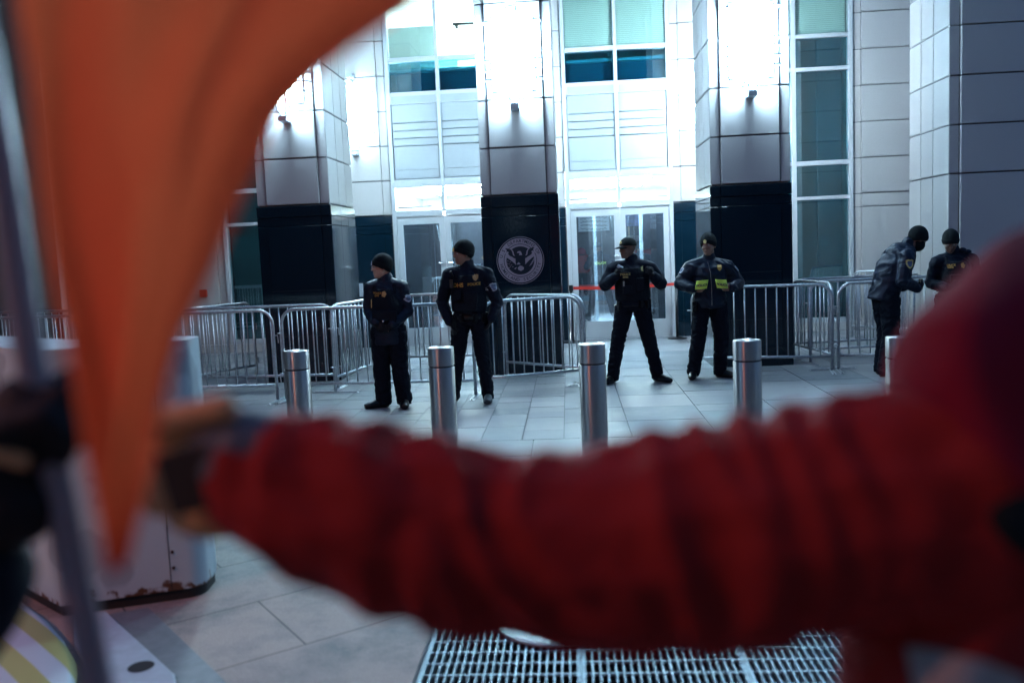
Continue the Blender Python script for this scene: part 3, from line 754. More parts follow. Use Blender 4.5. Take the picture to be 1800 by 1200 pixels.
# ------------------------------------------------------------------ bollards
BP = [(-2.30,7.29),(-1.06,7.15),(.16,7.0),(1.335,6.86),(2.42,6.70)]
BL = ['leftmost brushed steel bollard in front of the joined barricades','steel bollard hiding one leg of the officer with gold letters','steel bollard in the middle of the row, left of the officer in the cap','steel bollard in front of the officer holding yellow panels','rightmost steel bollard beside the pink shoulder']
b0 = None
for (x, y), lb in zip(BP, BL):
    r = tag(empty('bollard', (x,y,0)), lb, 'bollard', 'row of brushed steel bollards')
    if b0 is None:
        bm = NB(); lathe(bm, [(.106,.001),(.106,.735),(.1045,.738)], 48); a = obj('post', bm, M['steel'], r, smooth=True)
        bm = NB(); lathe(bm, [(.098,.7385),(.098,.752)], 48); c = obj('groove', bm, M['alu_dark'], r, smooth=True)
        bm = NB(); lathe(bm, [(.1045,.7525),(.106,.756),(.106,.893),(.104,.8985),(.1015,.9)], 48); d = obj('cap', bm, M['steel'], r, smooth=True)
        bm = NB(); lathe(bm, [(.135,.001),(.135,.006)], 40); e = obj('base_plate', bm, M['galv'], r)
        for o in (a, c, d):
            o.data.polygons[-1].use_smooth = False; o.data.polygons[-2].use_smooth = False
            for p in o.data.polygons:
                if abs(p.normal.z) > .5: p.use_smooth = False
        b0 = (a,c,d,e)
    else:
        for o in b0:
            n = o.copy(); col.objects.link(n); n.parent = r

# ------------------------------------------------------------------ crowd barriers
def barrier(p0, p1, label, loops=(1,1), feet=True):
    p0, p1 = Vector((p0[0],p0[1],0)), Vector((p1[0],p1[1],0)); Lh = (p1-p0).length/2; a = math.atan2(p1.y-p0.y, p1.x-p0.x)
    r = tag(empty('crowd_barrier', (p0+p1)/2, a), label, 'barricade', 'interlocking steel crowd barriers')
    u, z = Vector((1,0,0)), Vector((0,0,1)); rad = .17; H = 1.08
    pts = [Vector((-Lh,0,.02)), Vector((-Lh,0,H-rad))] + arc((-Lh+rad,0,H-rad), math.pi, math.pi/2, rad, 6, u, z)[1:] + arc((Lh-rad,0,H-rad), math.pi/2, 0, rad, 6, u, z) + [Vector((Lh,0,.02))]
    bm = NB(); tube(bm, pts, .019, 8, side=Vector((0,1,0))); obj('frame', bm, M['galv'], r, smooth=True)
    bm = NB(); tube(bm, [(-Lh,0,.19),(Lh,0,.19)], .017, 8); obj('bottom_rail', bm, M['galv'], r, smooth=True)
    bm = NB(); n = max(4, round(2*Lh/.125)); 
    for i in range(1, n):
        x = -Lh + 2*Lh*i/n; top = H if abs(x) < Lh-rad else H-rad+math.sqrt(max(0, rad*rad-(abs(x)-(Lh-rad))**2))
        tube(bm, [(x,0,.19),(x,0,top)], .0085, 6)
    obj('upright_bar_row', bm, M['galv'], r, smooth=True)
    if feet:
        for s in (-1,1):
            f = NB(); box(f, s*(Lh-.0)-.025, s*(Lh-.0)+.025, -.30, .30, .001, .008); tube(f, [(s*Lh,-.28,.012),(s*Lh,.28,.012)], .008, 6); obj('foot', f, M['galv'], r)
    for s, zz in ((1,.78),(1,.30)):
        f = NB(); tube(f, [(s*Lh,0,zz),(s*(Lh+.05),0,zz),(s*(Lh+.055),0,zz-.09)], .007, 6); obj('hook', f, M['galv'], r)
    for zz in (.80,.32):
        f = NB(); tube(f, arc((-Lh-.03,0,zz), 0, 2*math.pi, .028, 10, u, Vector((0,1,0))), .006, 6); obj('eye_loop', f, M['galv'], r)
    return r
barrier((-5.85,10.42),(-3.50,10.28),'steel barricade just right of the white box, hooked to the long one at its right')
barrier((-5.15,11.25),(-2.97,11.05),'second row steel barricade behind the left pair of barricades')
barrier((-5.3,10.75),(-4.5,12.4),'steel barricade slanting away from the white box towards the wall')
barrier((-3.40,10.30),(-1.12,10.13),'long steel barricade directly behind the two left officers')
barrier((-2.93,10.77),(-2.60,12.75),'steel barricade running back towards the doors behind the left officer')
barrier((-2.5,12.75),(-.25,12.6),'rear steel barricade by the left doors')
barrier((-1.02,10.25),(.12,10.72),'short steel barricade in front of the granite column, its front one of two')
barrier((-.86,11.74),(.16,10.86),'slanting steel barricade behind the short one at the granite column')
barrier((1.55,11.45),(3.20,11.15),'steel barricade behind the officer with yellow panels, in front of the right column')
barrier((3.30,11.22),(5.4,10.95),'steel barricade whose left end stands on a long foot, behind the bending officer')
barrier((3.10,12.62),(3.26,11.32),'steel barricade running back beside the right column')
barrier((3.12,12.72),(5.4,12.95),'steel barricade parallel to the window, second from the wall')
barrier((3.15,11.95),(5.3,12.15),'steel barricade between the window row and the nearest row at the right')
barrier((4.6,14.9),(5.6,13.6),'farthest steel barricade by the stone wall at the right')
barrier((-8.4,11.1),(-6.1,10.75),'steel barricade behind the white box at the far left')
barrier((-9.1,12.6),(-6.9,12.2),'farther steel barricade at the left wing')

# ------------------------------------------------------------------ belt stanchions
def stanchion(x, y, label):
    r = tag(empty('belt_stanchion', (x,y,0)), label, 'stanchion', 'belt stanchions at the doors')
    bm = NB(); lathe(bm, [(.17,.001),(.17,.012),(.14,.02),(.04,.03)], 28); obj('base', bm, M['black'], r)
    bm = NB(); lathe(bm, [(.025,.03),(.025,.90)], 16); obj('post', bm, M['black'] , r, smooth=True)
    bm = NB(); lathe(bm, [(.033,.90),(.036,.91),(.036,1.0),(.03,1.01)], 16); obj('belt_head', bm, M['black'], r)
    return r
s1 = stanchion(0.03, 15.72, 'black belt stanchion at the left edge of the right hand doors')
bm = NB(); N = 14
for i in range(N):
    pass
vs = [[bm.verts.new((.04+1.76*i/N, .0+.0*i, .955+zz-.05*math.sin(math.pi*i/N)*.5)) for zz in (-.026,.026)] for i in range(N+1)]
for A, Bv in zip(vs, vs[1:]): bm.faces.new((A[0],Bv[0],Bv[1],A[1]))
r_ = bmesh.ops.extrude_face_region(bm, geom=bm.faces[:])
for v_ in [g for g in r_['geom'] if isinstance(g, bmesh.types.BMVert)]: v_.co.y += .003
obj('red_belt', bm, M['red_belt'], s1)
stanchion(1.86, 15.72, 'black belt stanchion with a round base left of the dark granite wall')

# ------------------------------------------------------------------ vehicle barrier at the left
def rounded(poly, radii, n=8):
    out = []; L = len(poly)
    for i in range(L):
        p = Vector(poly[i]); a = Vector(poly[i-1]); b = Vector(poly[(i+1)%L]); r = radii[i]
        if r <= 0: out.append(tuple(p)); continue
        da, db = (a-p).normalized(), (b-p).normalized(); ang = da.angle(db); t = r/math.tan(ang/2); p0, p1 = p+da*t, p+db*t
        c = p + (da+db).normalized()*(r/math.sin(ang/2))
        a0, a1 = (p0-c), (p1-c); th = a0.angle_signed(a1)
        for k in range(n+1):
            q = a0.copy(); q.rotate(Matrix.Rotation(-th*k/n, 2)); out.append(tuple(c+q))
    return out
bxp = [(-3.55,4.78),(-2.48,3.97),(-1.87,4.20),(-1.90,4.50),(-2.46,4.42),(-3.4,5.05)]
vb = tag(empty('vehicle_barrier', (0,0,0)), 'white painted steel vehicle barrier housing with rusty lower edge at the left', 'vehicle barrier')
bm = NB(); prism(bm, rounded(bxp, [0,.02,.10,.10,0,0]), .055, 1.285); bevel(bm, .006, 2); obj('housing', bm, M['barrier_white'], vb)
bm = NB(); prism(bm, rounded([(-3.53,4.79),(-2.48,3.985),(-1.88,4.21),(-1.91,4.48),(-2.46,4.40),(-3.4,5.03)], [0,.02,.10,.08,0,0]), .0015, .055); obj('rubber_skirt', bm, M['rubber'], vb)
bm = NB()
_a, _b = Vector((-2.48,3.97,0)), Vector((-1.87,4.20,0)); _u = (_b-_a).normalized(); _n = Vector((_u.y,-_u.x,0)); q = _a+_u*.50
for dz in (0,): 
    box(bm, -.002,.002,-.0015,.0,.06,1.26, Matrix.Translation(q+_n*.0003) @ Matrix.Rotation(math.atan2(_u.y,_u.x),4,'Z'))
obj('seam', bm, M['rubber'], vb)
bm = NB()
for zz in (.17,.25):
    bmesh.ops.create_cone(bm, cap_ends=True, segments=12, radius1=.008, radius2=.008, depth=.008, matrix=Matrix.Translation(q+_u*.016+_n*.003+Vector((0,0,zz))) @ Matrix.Rotation(math.atan2(_u.y,_u.x),4,'Z') @ Matrix.Rotation(R_(90),4,'X'))
obj('bolt', bm, mat('rust', (.05,.02,.01), .9), vb)
vp = tag(empty('wedge_plate', (0,0,0)), 'yellow and white striped steel wedge plate low in the left corner', 'vehicle barrier plate')
bm = NB()
edge = [Vector(p) for p in ((-3.6,4.72),(-3.0,4.27),(-2.72,4.05),(-2.47,3.83),(-2.25,3.60),(-2.07,3.38),(-1.95,3.15),(-1.85,2.8),(-1.8,2.3))]
dirn = Vector((-.75,-.66)); rows = []
for k, (d, z) in enumerate(((0,.004),(0,.045),(.03,.07),(.15,.095),(.4,.13),(.8,.17),(1.6,.2))):
    rows.append([bm.verts.new((p.x+dirn.x*d, p.y+dirn.y*d, z)) for p in edge])
for A, Bv in zip(rows, rows[1:]):
    for k in range(len(edge)-1): bm.faces.new((A[k],A[k+1],Bv[k+1],Bv[k]))
obj('striped_plate', bm, M['stripes'], vp, smooth=True)
bm = NB(); prism(bm, [(-2.40,3.93),(-2.255,3.965),(-1.63,3.32),(-1.40,2.9),(-1.5,2.6),(-1.75,2.75),(-1.87,3.12),(-2.02,3.38),(-2.22,3.62)], .0015, .03); bevel(bm,.004); obj('side_plate', bm, mat('white_plate', (.42,.52,.56), .5, noise_amt=.12, noise_scale=12), vp)
bm = NB(); lathe(bm, [(.052,.0305),(.052,.0315)], 24, (-1.80,3.385,0)); obj('lifting_hole', bm, M['dark_pit'], vp)
bm = NB(); prism(bm, [(-2.25,3.975),(-2.09,4.05),(-1.42,3.30),(-1.0,2.7),(-1.25,2.65),(-1.39,2.9),(-1.62,3.325)], .0015, .012); bevel(bm,.003); obj('kerb_frame', bm, mat('grey_steel_frame', (.17,.20,.21), .55, noise_amt=.15, noise_scale=20), vp)
#PEOPLE
# ================================================================== PEOPLE
V3 = Vector
def head_matrix(c, yaw, pitch=0, roll=0, s=1.0):
    # forward is -Y; yaw > 0 turns towards -X (picture left); pitch > 0 looks down
    return Matrix.Translation(c) @ Matrix.Rotation(-R_(yaw), 4, 'Z') @ Matrix.Rotation(R_(pitch), 4, 'X') @ Matrix.Rotation(R_(roll), 4, 'Y') @ Matrix.Diagonal((s,s,s,1))
def head_bm(bm, Mh):
    e = lambda c, r, sub=3: ell(bm, c, r, Mh, sub)
    e((0,.012,.022), (.074,.094,.096)); e((0,-.020,-.030), (.064,.072,.082)); e((0,-.040,-.082), (.044,.046,.034)); e((0,-.072,-.092), (.022,.020,.018))
    e((0,-.080,.026), (.046,.016,.011)); e((.034,-.062,-.026), (.024,.026,.024)); e((-.034,-.062,-.026), (.024,.026,.024))
    e((0,-.094,.000), (.009,.014,.024)); e((0,-.103,-.020), (.013,.014,.011)); e((0,-.086,-.053), (.024,.013,.006)); e((0,-.085,-.066), (.021,.012,.007))
    for s in (-1,1): e((s*.074,.008,-.012), (.010,.018,.030))
def eyes(Mh, parent):
    for s in (-1,1):
        bm = NB(); ell(bm, (s*.029,-.0775,.004), (.0125,.011,.009), Mh, 2); obj('eye', bm, M['eye'], parent, smooth=True)
def beanie(Mh, parent, m=None, name='beanie', patch=None):
    bm = NB(); ell(bm, (0,.014,.036), (.090,.112,.112), Mh, 4)
    R3 = Mh.to_3x3(); n = (R3 @ V3((0,.52,1))).normalized(); p = Mh @ V3((0,-.09,.030))
    bmesh.ops.bisect_plane(bm, geom=bm.verts[:]+bm.edges[:]+bm.faces[:], plane_co=p, plane_no=n, clear_inner=True)
    ee = [e for e in bm.edges if e.is_boundary]; bmesh.ops.holes_fill(bm, edges=ee)
    o = obj(name, bm, m or M['knit'], parent, smooth=True)
    bm = NB(); ell(bm, (0,.014,.036), (.0955,.1175,.1165), Mh, 4)
    bmesh.ops.bisect_plane(bm, geom=bm.verts[:]+bm.edges[:]+bm.faces[:], plane_co=p+n*-.004, plane_no=n, clear_inner=True)
    bmesh.ops.bisect_plane(bm, geom=bm.verts[:]+bm.edges[:]+bm.faces[:], plane_co=p+n*.045, plane_no=n, clear_outer=True)
    ee = [e for e in bm.edges if e.is_boundary]; bmesh.ops.holes_fill(bm, edges=ee)
    c = obj('cuff_band', bm, m or M['knit'], o, smooth=True)
    if patch:
        bm = NB(); mm = Mh @ Matrix.Translation((0,-.1015,.052)) @ Matrix.Rotation(R_(-14),4,'X')
        a = [(-.016,-.018),(0,-.024),(.016,-.018),(.018,.008),(0,.022),(-.018,.008)]
        vs = [bm.verts.new(mm @ V3((x,-.003,z))) for x, z in a]; bm.faces.new(vs); vs2 = [bm.verts.new(mm @ V3((x,.006,z))) for x, z in a]
        for i in range(6): bm.faces.new((vs[i],vs2[i],vs2[(i+1)%6],vs[(i+1)%6]))
        obj('hat_badge', bm, patch, o)
    return o
def ballcap(Mh, parent):
    bm = NB(); ell(bm, (0,.012,.030), (.087,.106,.094), Mh, 4); n = (Mh.to_3x3() @ V3((0,.10,1))).normalized(); p = Mh @ V3((0,0,.026))
    bmesh.ops.bisect_plane(bm, geom=bm.verts[:]+bm.edges[:]+bm.faces[:], plane_co=p, plane_no=n, clear_inner=True)
    bmesh.ops.holes_fill(bm, edges=[e for e in bm.edges if e.is_boundary]); o = obj('cap', bm, M['knit'], parent, smooth=True)
    bm = NB(); rows = []
    for j in range(5):
        row = []
        for i in range(11):
            a = math.pi*(i/10); x = -.074*math.cos(a)*(1-.06*j); y = -.055-.045*math.sin(a) - .018*j*math.sin(a)**.6; z = .030-.004*j - .02*(x/.074)**2
            row.append((x,y,z))
        rows.append(row)
    t = [[bm.verts.new(Mh @ V3(p)) for p in r] for r in rows]; b = [[bm.verts.new(Mh @ V3((p[0],p[1],p[2]-.004))) for p in r] for r in rows]
    for G in (t, b):
        for A, B2 in zip(G, G[1:]):
            for i in range(10): bm.faces.new((A[i],A[i+1],B2[i+1],B2[i]))
    for i in range(10): bm.faces.new((t[-1][i],t[-1][i+1],b[-1][i+1],b[-1][i]))
    obj('cap_brim', bm, M['knit'], o, smooth=True)
    bm = NB(); ell(bm, (0,-.085,.068), (.019,.010,.020), Mh, 2); obj('hat_badge', bm, M['badge_yel'], o)
    return o
def hand(bm, wrist, d, palm, curl=35, s=1.0, thumb=1, grow=0.):
    """five fingers: d points wrist -> fingers, palm is the palm normal, thumb = +1/-1 side"""
    wrist = V3(wrist); d = V3(d).normalized(); palm = V3(palm); palm = (palm-d*palm.dot(d)).normalized(); lat = d.cross(palm)*thumb
    base = wrist+d*.012*s
    L = [.066,.072,.068,.060]; off = [.030,.010,-.010,-.029]; ph = [(.040,.025,.020),(.044,.028,.021),(.041,.026,.020),(.032,.020,.017)]
    for k in range(4):
        mc0 = base+lat*off[k]*.7*s; mc1 = wrist+d*(L[k]+.014)*s+lat*off[k]*s
        cap(bm, mc0, mc1, .0125*s+grow, .0105*s+grow, 8)
        p = mc1; a = 0; ax = d.cross(palm).normalized()
        for j, ln in enumerate(ph[k]):
            a += R_(curl*(.8+.08*k)); q = p + (d*math.cos(a)+palm*math.sin(a))*ln*s
            cap(bm, p, q, (.0095-.0010*j)*s+grow, (.0088-.0010*j)*s+grow, 8); p = q
    t0 = wrist+d*.026*s+lat*.024*s; t1 = t0+(d*.62+lat*.62+palm*.35).normalized()*.040*s; t2 = t1+(d*.8+lat*.1+palm*(.35+curl/90)).normalized()*.030*s; t3 = t2+(d*.7-lat*.25+palm*(.4+curl/60)).normalized()*.024*s
    cap(bm, wrist+d*.012*s, t0, .015*s+grow, .014*s+grow, 8); cap(bm, t0, t1, .0135*s+grow, .0105*s+grow, 8); cap(bm, t1, t2, .0105*s+grow, .0095*s+grow, 8); cap(bm, t2, t3, .0095*s+grow, .008*s+grow, 8)
def torso(bm, pts):
    """pts: (x,y,z,rx,ry)"""
    tube(bm, [V3(p[:3]) for p in pts], [(p[3],p[4]) for p in pts], 28, side=V3((1,0,0)))
def fold_fn(seed, amp=.006, fine=.0015, fx=8, fz=15):
    o = V3((seed*3.1, seed*1.7, seed*5.3))
    def f(co, n):
        q = V3((co.x*fx, co.y*fx, co.z*fz+co.x*4))+o
        w = noise.noise(q*.6)*.6
        r = 1-abs(noise.noise(q+V3((w,w,w))*1.5))*2
        return amp*(r-.4)*.9 + fine*noise.noise(co*60+o)
    return f
def project(me, target_bvh, centre, direction=V3((0,1,0)), off=.003, rot=0., up=V3((0,0,1))):
    """wrap a flat mesh (x right, y up) on a surface"""
    d = direction.normalized(); right = d.cross(up).normalized(); upv = right.cross(d)
    c, s = math.cos(rot), math.sin(rot)
    for v in me.vertices:
        x, y = v.co.x*c-v.co.y*s, v.co.x*s+v.co.y*c; zz = v.co.z
        p = V3(centre)+right*x+upv*y - d*.6
        hit = target_bvh.ray_cast(p, d)
        q = hit[0] if hit[0] is not None else V3(centre)+right*x+upv*y
        v.co = q - d*(off+max(zz,0))
def shape_mesh(pts, sub=3):
    bm = NB(); vs = [bm.verts.new((x,y,0)) for x,y in pts]; bm.faces.new(vs)
    bmesh.ops.triangulate(bm, faces=bm.faces[:]); bmesh.ops.subdivide_edges(bm, edges=bm.edges[:], cuts=sub, use_grid_fill=True)
    me = bpy.data.meshes.new('s'); bm.to_mesh(me); bm.free(); return me
SHIELD = [(-.030,.028),(-.012,.036),(0,.030),(.012,.036),(.030,.028),(.030,-.008),(.018,-.028),(0,-.040),(-.018,-.028),(-.030,-.008)]
BADGE = [(0.024*math.cos(a)*(1+.12*math.cos(5*a)), .030*math.sin(a)*(1+.1*math.cos(5*a))) for a in [2*math.pi*i/24 for i in range(24)]]
def bvh(o):
    me = o.data; return BVHTree.FromPolygons([v.co for v in me.vertices], [p.vertices for p in me.polygons])
def person(base, label, sp, group=None):
    name = 'person'
    Mh = head_matrix(*sp['head'])
    bm = NB(); head_bm(bm, Mh); hc = Mh.translation
    T = sp['torso']; sk = sp.get('skin', M['skin_mid'])
    torso(bm, [(p[0],p[1],p[2],p[3]*.86,p[4]*.86) for p in T])
    nb = V3(T[-1][:3]); cap(bm, nb-V3((0,0,.02)), Mh @ V3((0,.022,-.07)), .060, .054)
    for a in sp['arms']: 
        limb(bm, a['p'], a.get('r', (.055,.042,.029)))
        hand(bm, a['p'][-1], a['hd'], a['pn'], a.get('curl',40), a.get('s',1.0), a.get('th',1))
    for l in sp['legs']:
        limb(bm, l['p'], (.085,.056,.040)); cap(bm, l['p'][2], V3(l['toe'])*.8+V3(l['p'][2])*.2-V3((0,0,.0)), .030, .022)
    o = link(name, remesh(bm, sp.get('vox', .0075), 2), sk); o.location = (base[0], base[1], 0); tag(o, label, 'person', group)
    eyes(Mh, o)
    # trousers
    bm = NB(); g = [x+.005 for x in sp.get('trouser_r', (.103,.078,.066))]; hp = T[0]
    torso(bm, [(hp[0],hp[1],hp[2]-.06,.15,.115),(hp[0],hp[1],hp[2]+.02,.165,.12),(hp[0],hp[1],hp[2]+.12,.15,.115)])
    for l in sp['legs']:
        h_, k_, a_ = [V3(p) for p in l['p']]; fo = V3((0,.0,.0))
        limb(bm, [h_, k_, k_.lerp(a_,.55), a_+V3((0,0,-.02))], (g[0],g[1],(g[1]+g[2])/2,g[2]))
    for l in sp['legs']: bmesh.ops.bisect_plane
    tr = link('trousers', remesh(bm, .0085, 3, fold_fn(sp['seed'], .013, .0015, 11, 15)), M['trouser'], o)
    for v in tr.data.vertices: v.co.z = max(v.co.z, .032)
    # boots
    for l in sp['legs']:
        bm = NB(); a_ = V3(l['p'][2]); t_ = V3(l['toe']); d = V3((t_.x-a_.x, t_.y-a_.y, 0)); d.normalize(); sd = V3((-d.y,d.x,0)); hl = V3((a_.x,a_.y,0))-d*.055
        pts = [hl+V3((0,0,.045)), hl+d*.06+V3((0,0,.052)), hl+d*.15+V3((0,0,.046)), hl+d*.225+V3((0,0,.036)), hl+d*.275+V3((0,0,.030))]
        tube(bm, pts, [(.036,.044),(.045,.052),(.049,.049),(.052,.040),(.036,.028)], 16, side=sd); cap(bm, a_+V3((0,0,.04)), hl+d*.06+V3((0,0,.06)), .054, .052)
        b = link('boot', remesh(bm, .007, 2), sp.get('boot', M['boot']), o)
        for v in b.data.vertices: v.co.z = max(v.co.z + l.get('lift',0), .003)
    # jacket
    bm = NB(); ex = sp.get('jg', .018)+.008
    torso(bm, [(p[0],p[1],p[2],p[3]+ex*.6,p[4]+ex*.6) for p in T]) if sp.get('hem') is None else torso(bm, sp['hem'] + [(p[0],p[1],p[2],p[3]+ex*.6,p[4]+ex*.6) for p in T[1:]])
    for a in sp['arms']:
        r = a.get('jr', (.086,.068,.052)); p = [V3(q) for q in a['p']]; d = (p[2]-p[1]).normalized()
        limb(bm, [p[0], p[0].lerp(p[1],.5), p[1], p[1].lerp(p[2],.5), p[2]-d*.012], (r[0],(r[0]+r[1])/2,r[1],(r[1]+r[2])/2+.003,r[2]))
        cap(bm, nb-V3((0,0,.030)), p[0], .080, r[0]*.98)
    cap(bm, nb-V3((0,0,.03)), nb+V3((0,0,.050)), .080, .074)
    if sp.get('hood'):
        hd = sp['hood']; 
        for (c, r) in hd: ell(bm, c, r, None, 3)
    jk = link(sp.get('jname','jacket'), remesh(bm, .0085, 3, fold_fn(sp['seed']+2, sp.get('amp',.011), .001, 8, 12)), sp.get('jmat', M['navy']), o)
    jb = bvh(jk)
    # gloves
    if sp.get('gloves', True):
        for a in sp['arms']:
            bm = NB(); hand(bm, a['p'][-1], a['hd'], a['pn'], a.get('curl',40), a.get('s',1.0), a.get('th',1), .0025); d = (V3(a['p'][2])-V3(a['p'][1])).normalized()
            cap(bm, V3(a['p'][2])-d*.03, V3(a['p'][2])+d*.02, .036, .032, 10)
            link('glove', remesh(bm, .0055, 1), sp.get('gmat', M['glove']), o)
    # vest
    tgt = jb; vv = None
    if sp.get('vest'):
        c0 = T[2]; bm = NB(); z0, z1 = sp['vest']; cx, cy = T[2][0], T[2][1]; rx, ry = T[2][3], T[2][4]
        torso(bm, [(cx,cy,z0,rx+.020,ry+.038),(cx,cy,z0+.08,rx+.024,ry+.044),(cx,cy,(z0+z1)/2,rx+.026,ry+.046),(cx,cy,z1-.06,rx*.92,ry+.040),(cx,cy,z1,rx*.72,ry+.022)])
        for s in (-1,1): tube(bm, [(cx+s*.10,cy-.10,z1-.04),(cx+s*.105,cy-.065,z1+.045),(cx+s*.11,cy,z1+.075),(cx+s*.105,cy+.07,z1+.04),(cx+s*.10,cy+.10,z1-.04)], [(.030,.014)]*5, 10, side=V3((1,0,0)))
        yf = cy-ry-.046
        for (x, z, w2, h2, dep) in sp.get('pouches', ()): box(bm, cx+x-w2, cx+x+w2, yf-dep, yf+.04, z-h2, z+h2)
        vv = link('vest', remesh(bm, .0065, 1, fold_fn(sp['seed']+4, .003, .0008, 14, 14)), M['vest'], o); tgt = bvh(vv)
    # belt with holster and pouches
    if sp.get('belt'):
        bz = sp['belt']; hp = T[0]; bm = NB(); bx_, by_ = hp[0], hp[1]; rx, ry = .172, .135
        ring = [V3((bx_+rx*math.cos(a), by_+ry*math.sin(a), bz)) for a in [2*math.pi*i/36 for i in range(36)]]
        tube(bm, ring, [(.026,.008)]*36, 8, side=V3((0,0,1)), closed=True); bl = obj('belt', bm, M['boot'], o)
        for (ang, w2, h2, dep, dz) in sp.get('kit', ()):
            a = R_(ang); c = V3((bx_+(rx+.012)*math.cos(a), by_+(ry+.012)*math.sin(a), bz+dz)); bm = NB()
            box(bm, -w2, w2, -dep, dep, -h2, h2, Matrix.Translation(c) @ Matrix.Rotation(a-math.pi/2,4,'Z')); bevel(bm, .008, 2)
            obj('holster' if h2 > .07 else 'belt_pouch', bm, M['boot'], bl, smooth=False)
    for (s, x, z, size, mt, rot) in sp.get('text', ()):
        me = text_mesh(s, size, bold=size*.02); project(me, tgt, (x,0,z), rot=R_(rot)); link('lettering', me, M[mt], vv or jk)
    for (kind, x, z, sc_, mt, rot) in sp.get('badges', ()):
        me = shape_mesh([(a*sc_, b*sc_) for a, b in (SHIELD if kind == 'shield' else BADGE)]); project(me, tgt, (x,0,z), off=.005, rot=R_(rot)); link('badge', me, M[mt], vv or jk)
    for (c, dr, sc_, mt) in sp.get('sleeve', ()):
        me = shape_mesh([(a*sc_*1.1, b*sc_*1.15) for a, b in SHIELD]); project(me, jb, c, V3(dr), off=.003); link('shoulder_patch', me, M[mt], jk)
        me = shape_mesh([(a*sc_*.7, b*sc_*.75) for a, b in SHIELD]); project(me, jb, c, V3(dr), off=.005); link('shoulder_patch_field', me, M['silver'] if 0 else mat('patch_field',(.10,.14,.22),.6,noise_amt=.8,noise_scale=260), jk)
    if sp.get('hat') == 'beanie': beanie(Mh, o, sp.get('hatmat'), patch=sp.get('hatpatch'))
    if sp.get('hat') == 'cap': ballcap(Mh, o)
    return o, jk, vv, Mh, jb
OG = 'police officers standing in front of the entrance'
def TT(x=0, hip=.93, w=.165, d=.115, sh=1.43, lean=0., nx=None, tilt=0.):
    nx = x if nx is None else nx
    return [(x,0,hip,w*.98,d),(x,lean*.3,hip+.14,w*.92,d*.95),(x+tilt*.4,lean*.7,hip+.34,w*1.03,d*1.02),(x+tilt*.7,lean*.9,sh-.03,w*.98,d*.86),(nx,lean,sh+.055,.070,.060)]
# officer 1
o1 = person((-1.985,9.60), 'shorter officer in glasses and black beanie at left with gloved hands clasped, looking left', dict(seed=1, skin=M['skin_light'],
  head=((-.030,-.02,1.535),72,2,0,1.03), torso=TT(.0,.84,.160,.120,1.325), hem=[(0,0,.70,.185,.14),(0,0,.82,.190,.145)],
  arms=[dict(p=[(-.165,.0,1.315),(-.205,.02,1.07),(-.10,-.17,.945)], hd=(.75,-.25,-.5), pn=(.1,.9,-.1), curl=28, th=-1, jr=(.078,.066,.052)),
        dict(p=[(.175,.0,1.31),(.215,.04,1.05),(.075,-.17,.915)], hd=(-.8,-.15,-.35), pn=(0,.9,.2), curl=35, th=1, jr=(.078,.068,.054))],
  legs=[dict(p=[(-.085,0,.84),(-.10,-.01,.46),(-.095,.0,.085)], toe=(-.26,-.08,.03)), dict(p=[(.085,0,.84),(.105,-.01,.45),(.135,0,.085)], toe=(.17,-.2,.03))],
  trouser_r=(.110,.088,.080), jg=.020, vest=(.93,1.30), pouches=[(-.03,1.02,.10,.05,.025),(.10,1.0,.03,.06,.03)], belt=None, jmat=M['navy_shiny'],
  text=[('POLICE',-.075,1.262,.030,'gold',0),('DHS',-.075,1.235,.027,'gold',0)], badges=[('b',.005,1.25,1.05,'badge',0)],
  sleeve=[((.2,-.02,1.19),(-1,.25,0),1.0,'patch_grey')], hat='beanie', hatpatch=M['patch_grey']), OG)
p = o1[0]; Mh = o1[3]
bm = NB()
for s in (-1,1): tube(bm, [Mh @ V3((s*.03+.021*math.cos(a), -.098, .004+.015*math.sin(a))) for a in [2*math.pi*i/14 for i in range(14)]], .0016, 6, closed=True)
tube(bm, [Mh @ V3(q) for q in ((-.01,-.099,.006),(.01,-.099,.006))], .0016, 6)
for s in (-1,1): tube(bm, [Mh @ V3(q) for q in ((s*.05,-.097,.006),(s*.077,-.06,.006),(s*.08,.01,.006))], .0016, 6)
obj('glasses', bm, M['silver'], p)
bm = NB(); ell(bm, (-.005,-.235,.965), (.012,.008,.014)); obj('belt_clip', bm, M['silver'], p)
bm = NB(); tube(bm, [(-.13,-.178,1.20),(-.132,-.185,1.11)], .004, 6); obj('zip_pull', bm, M['badge_yel'], p)
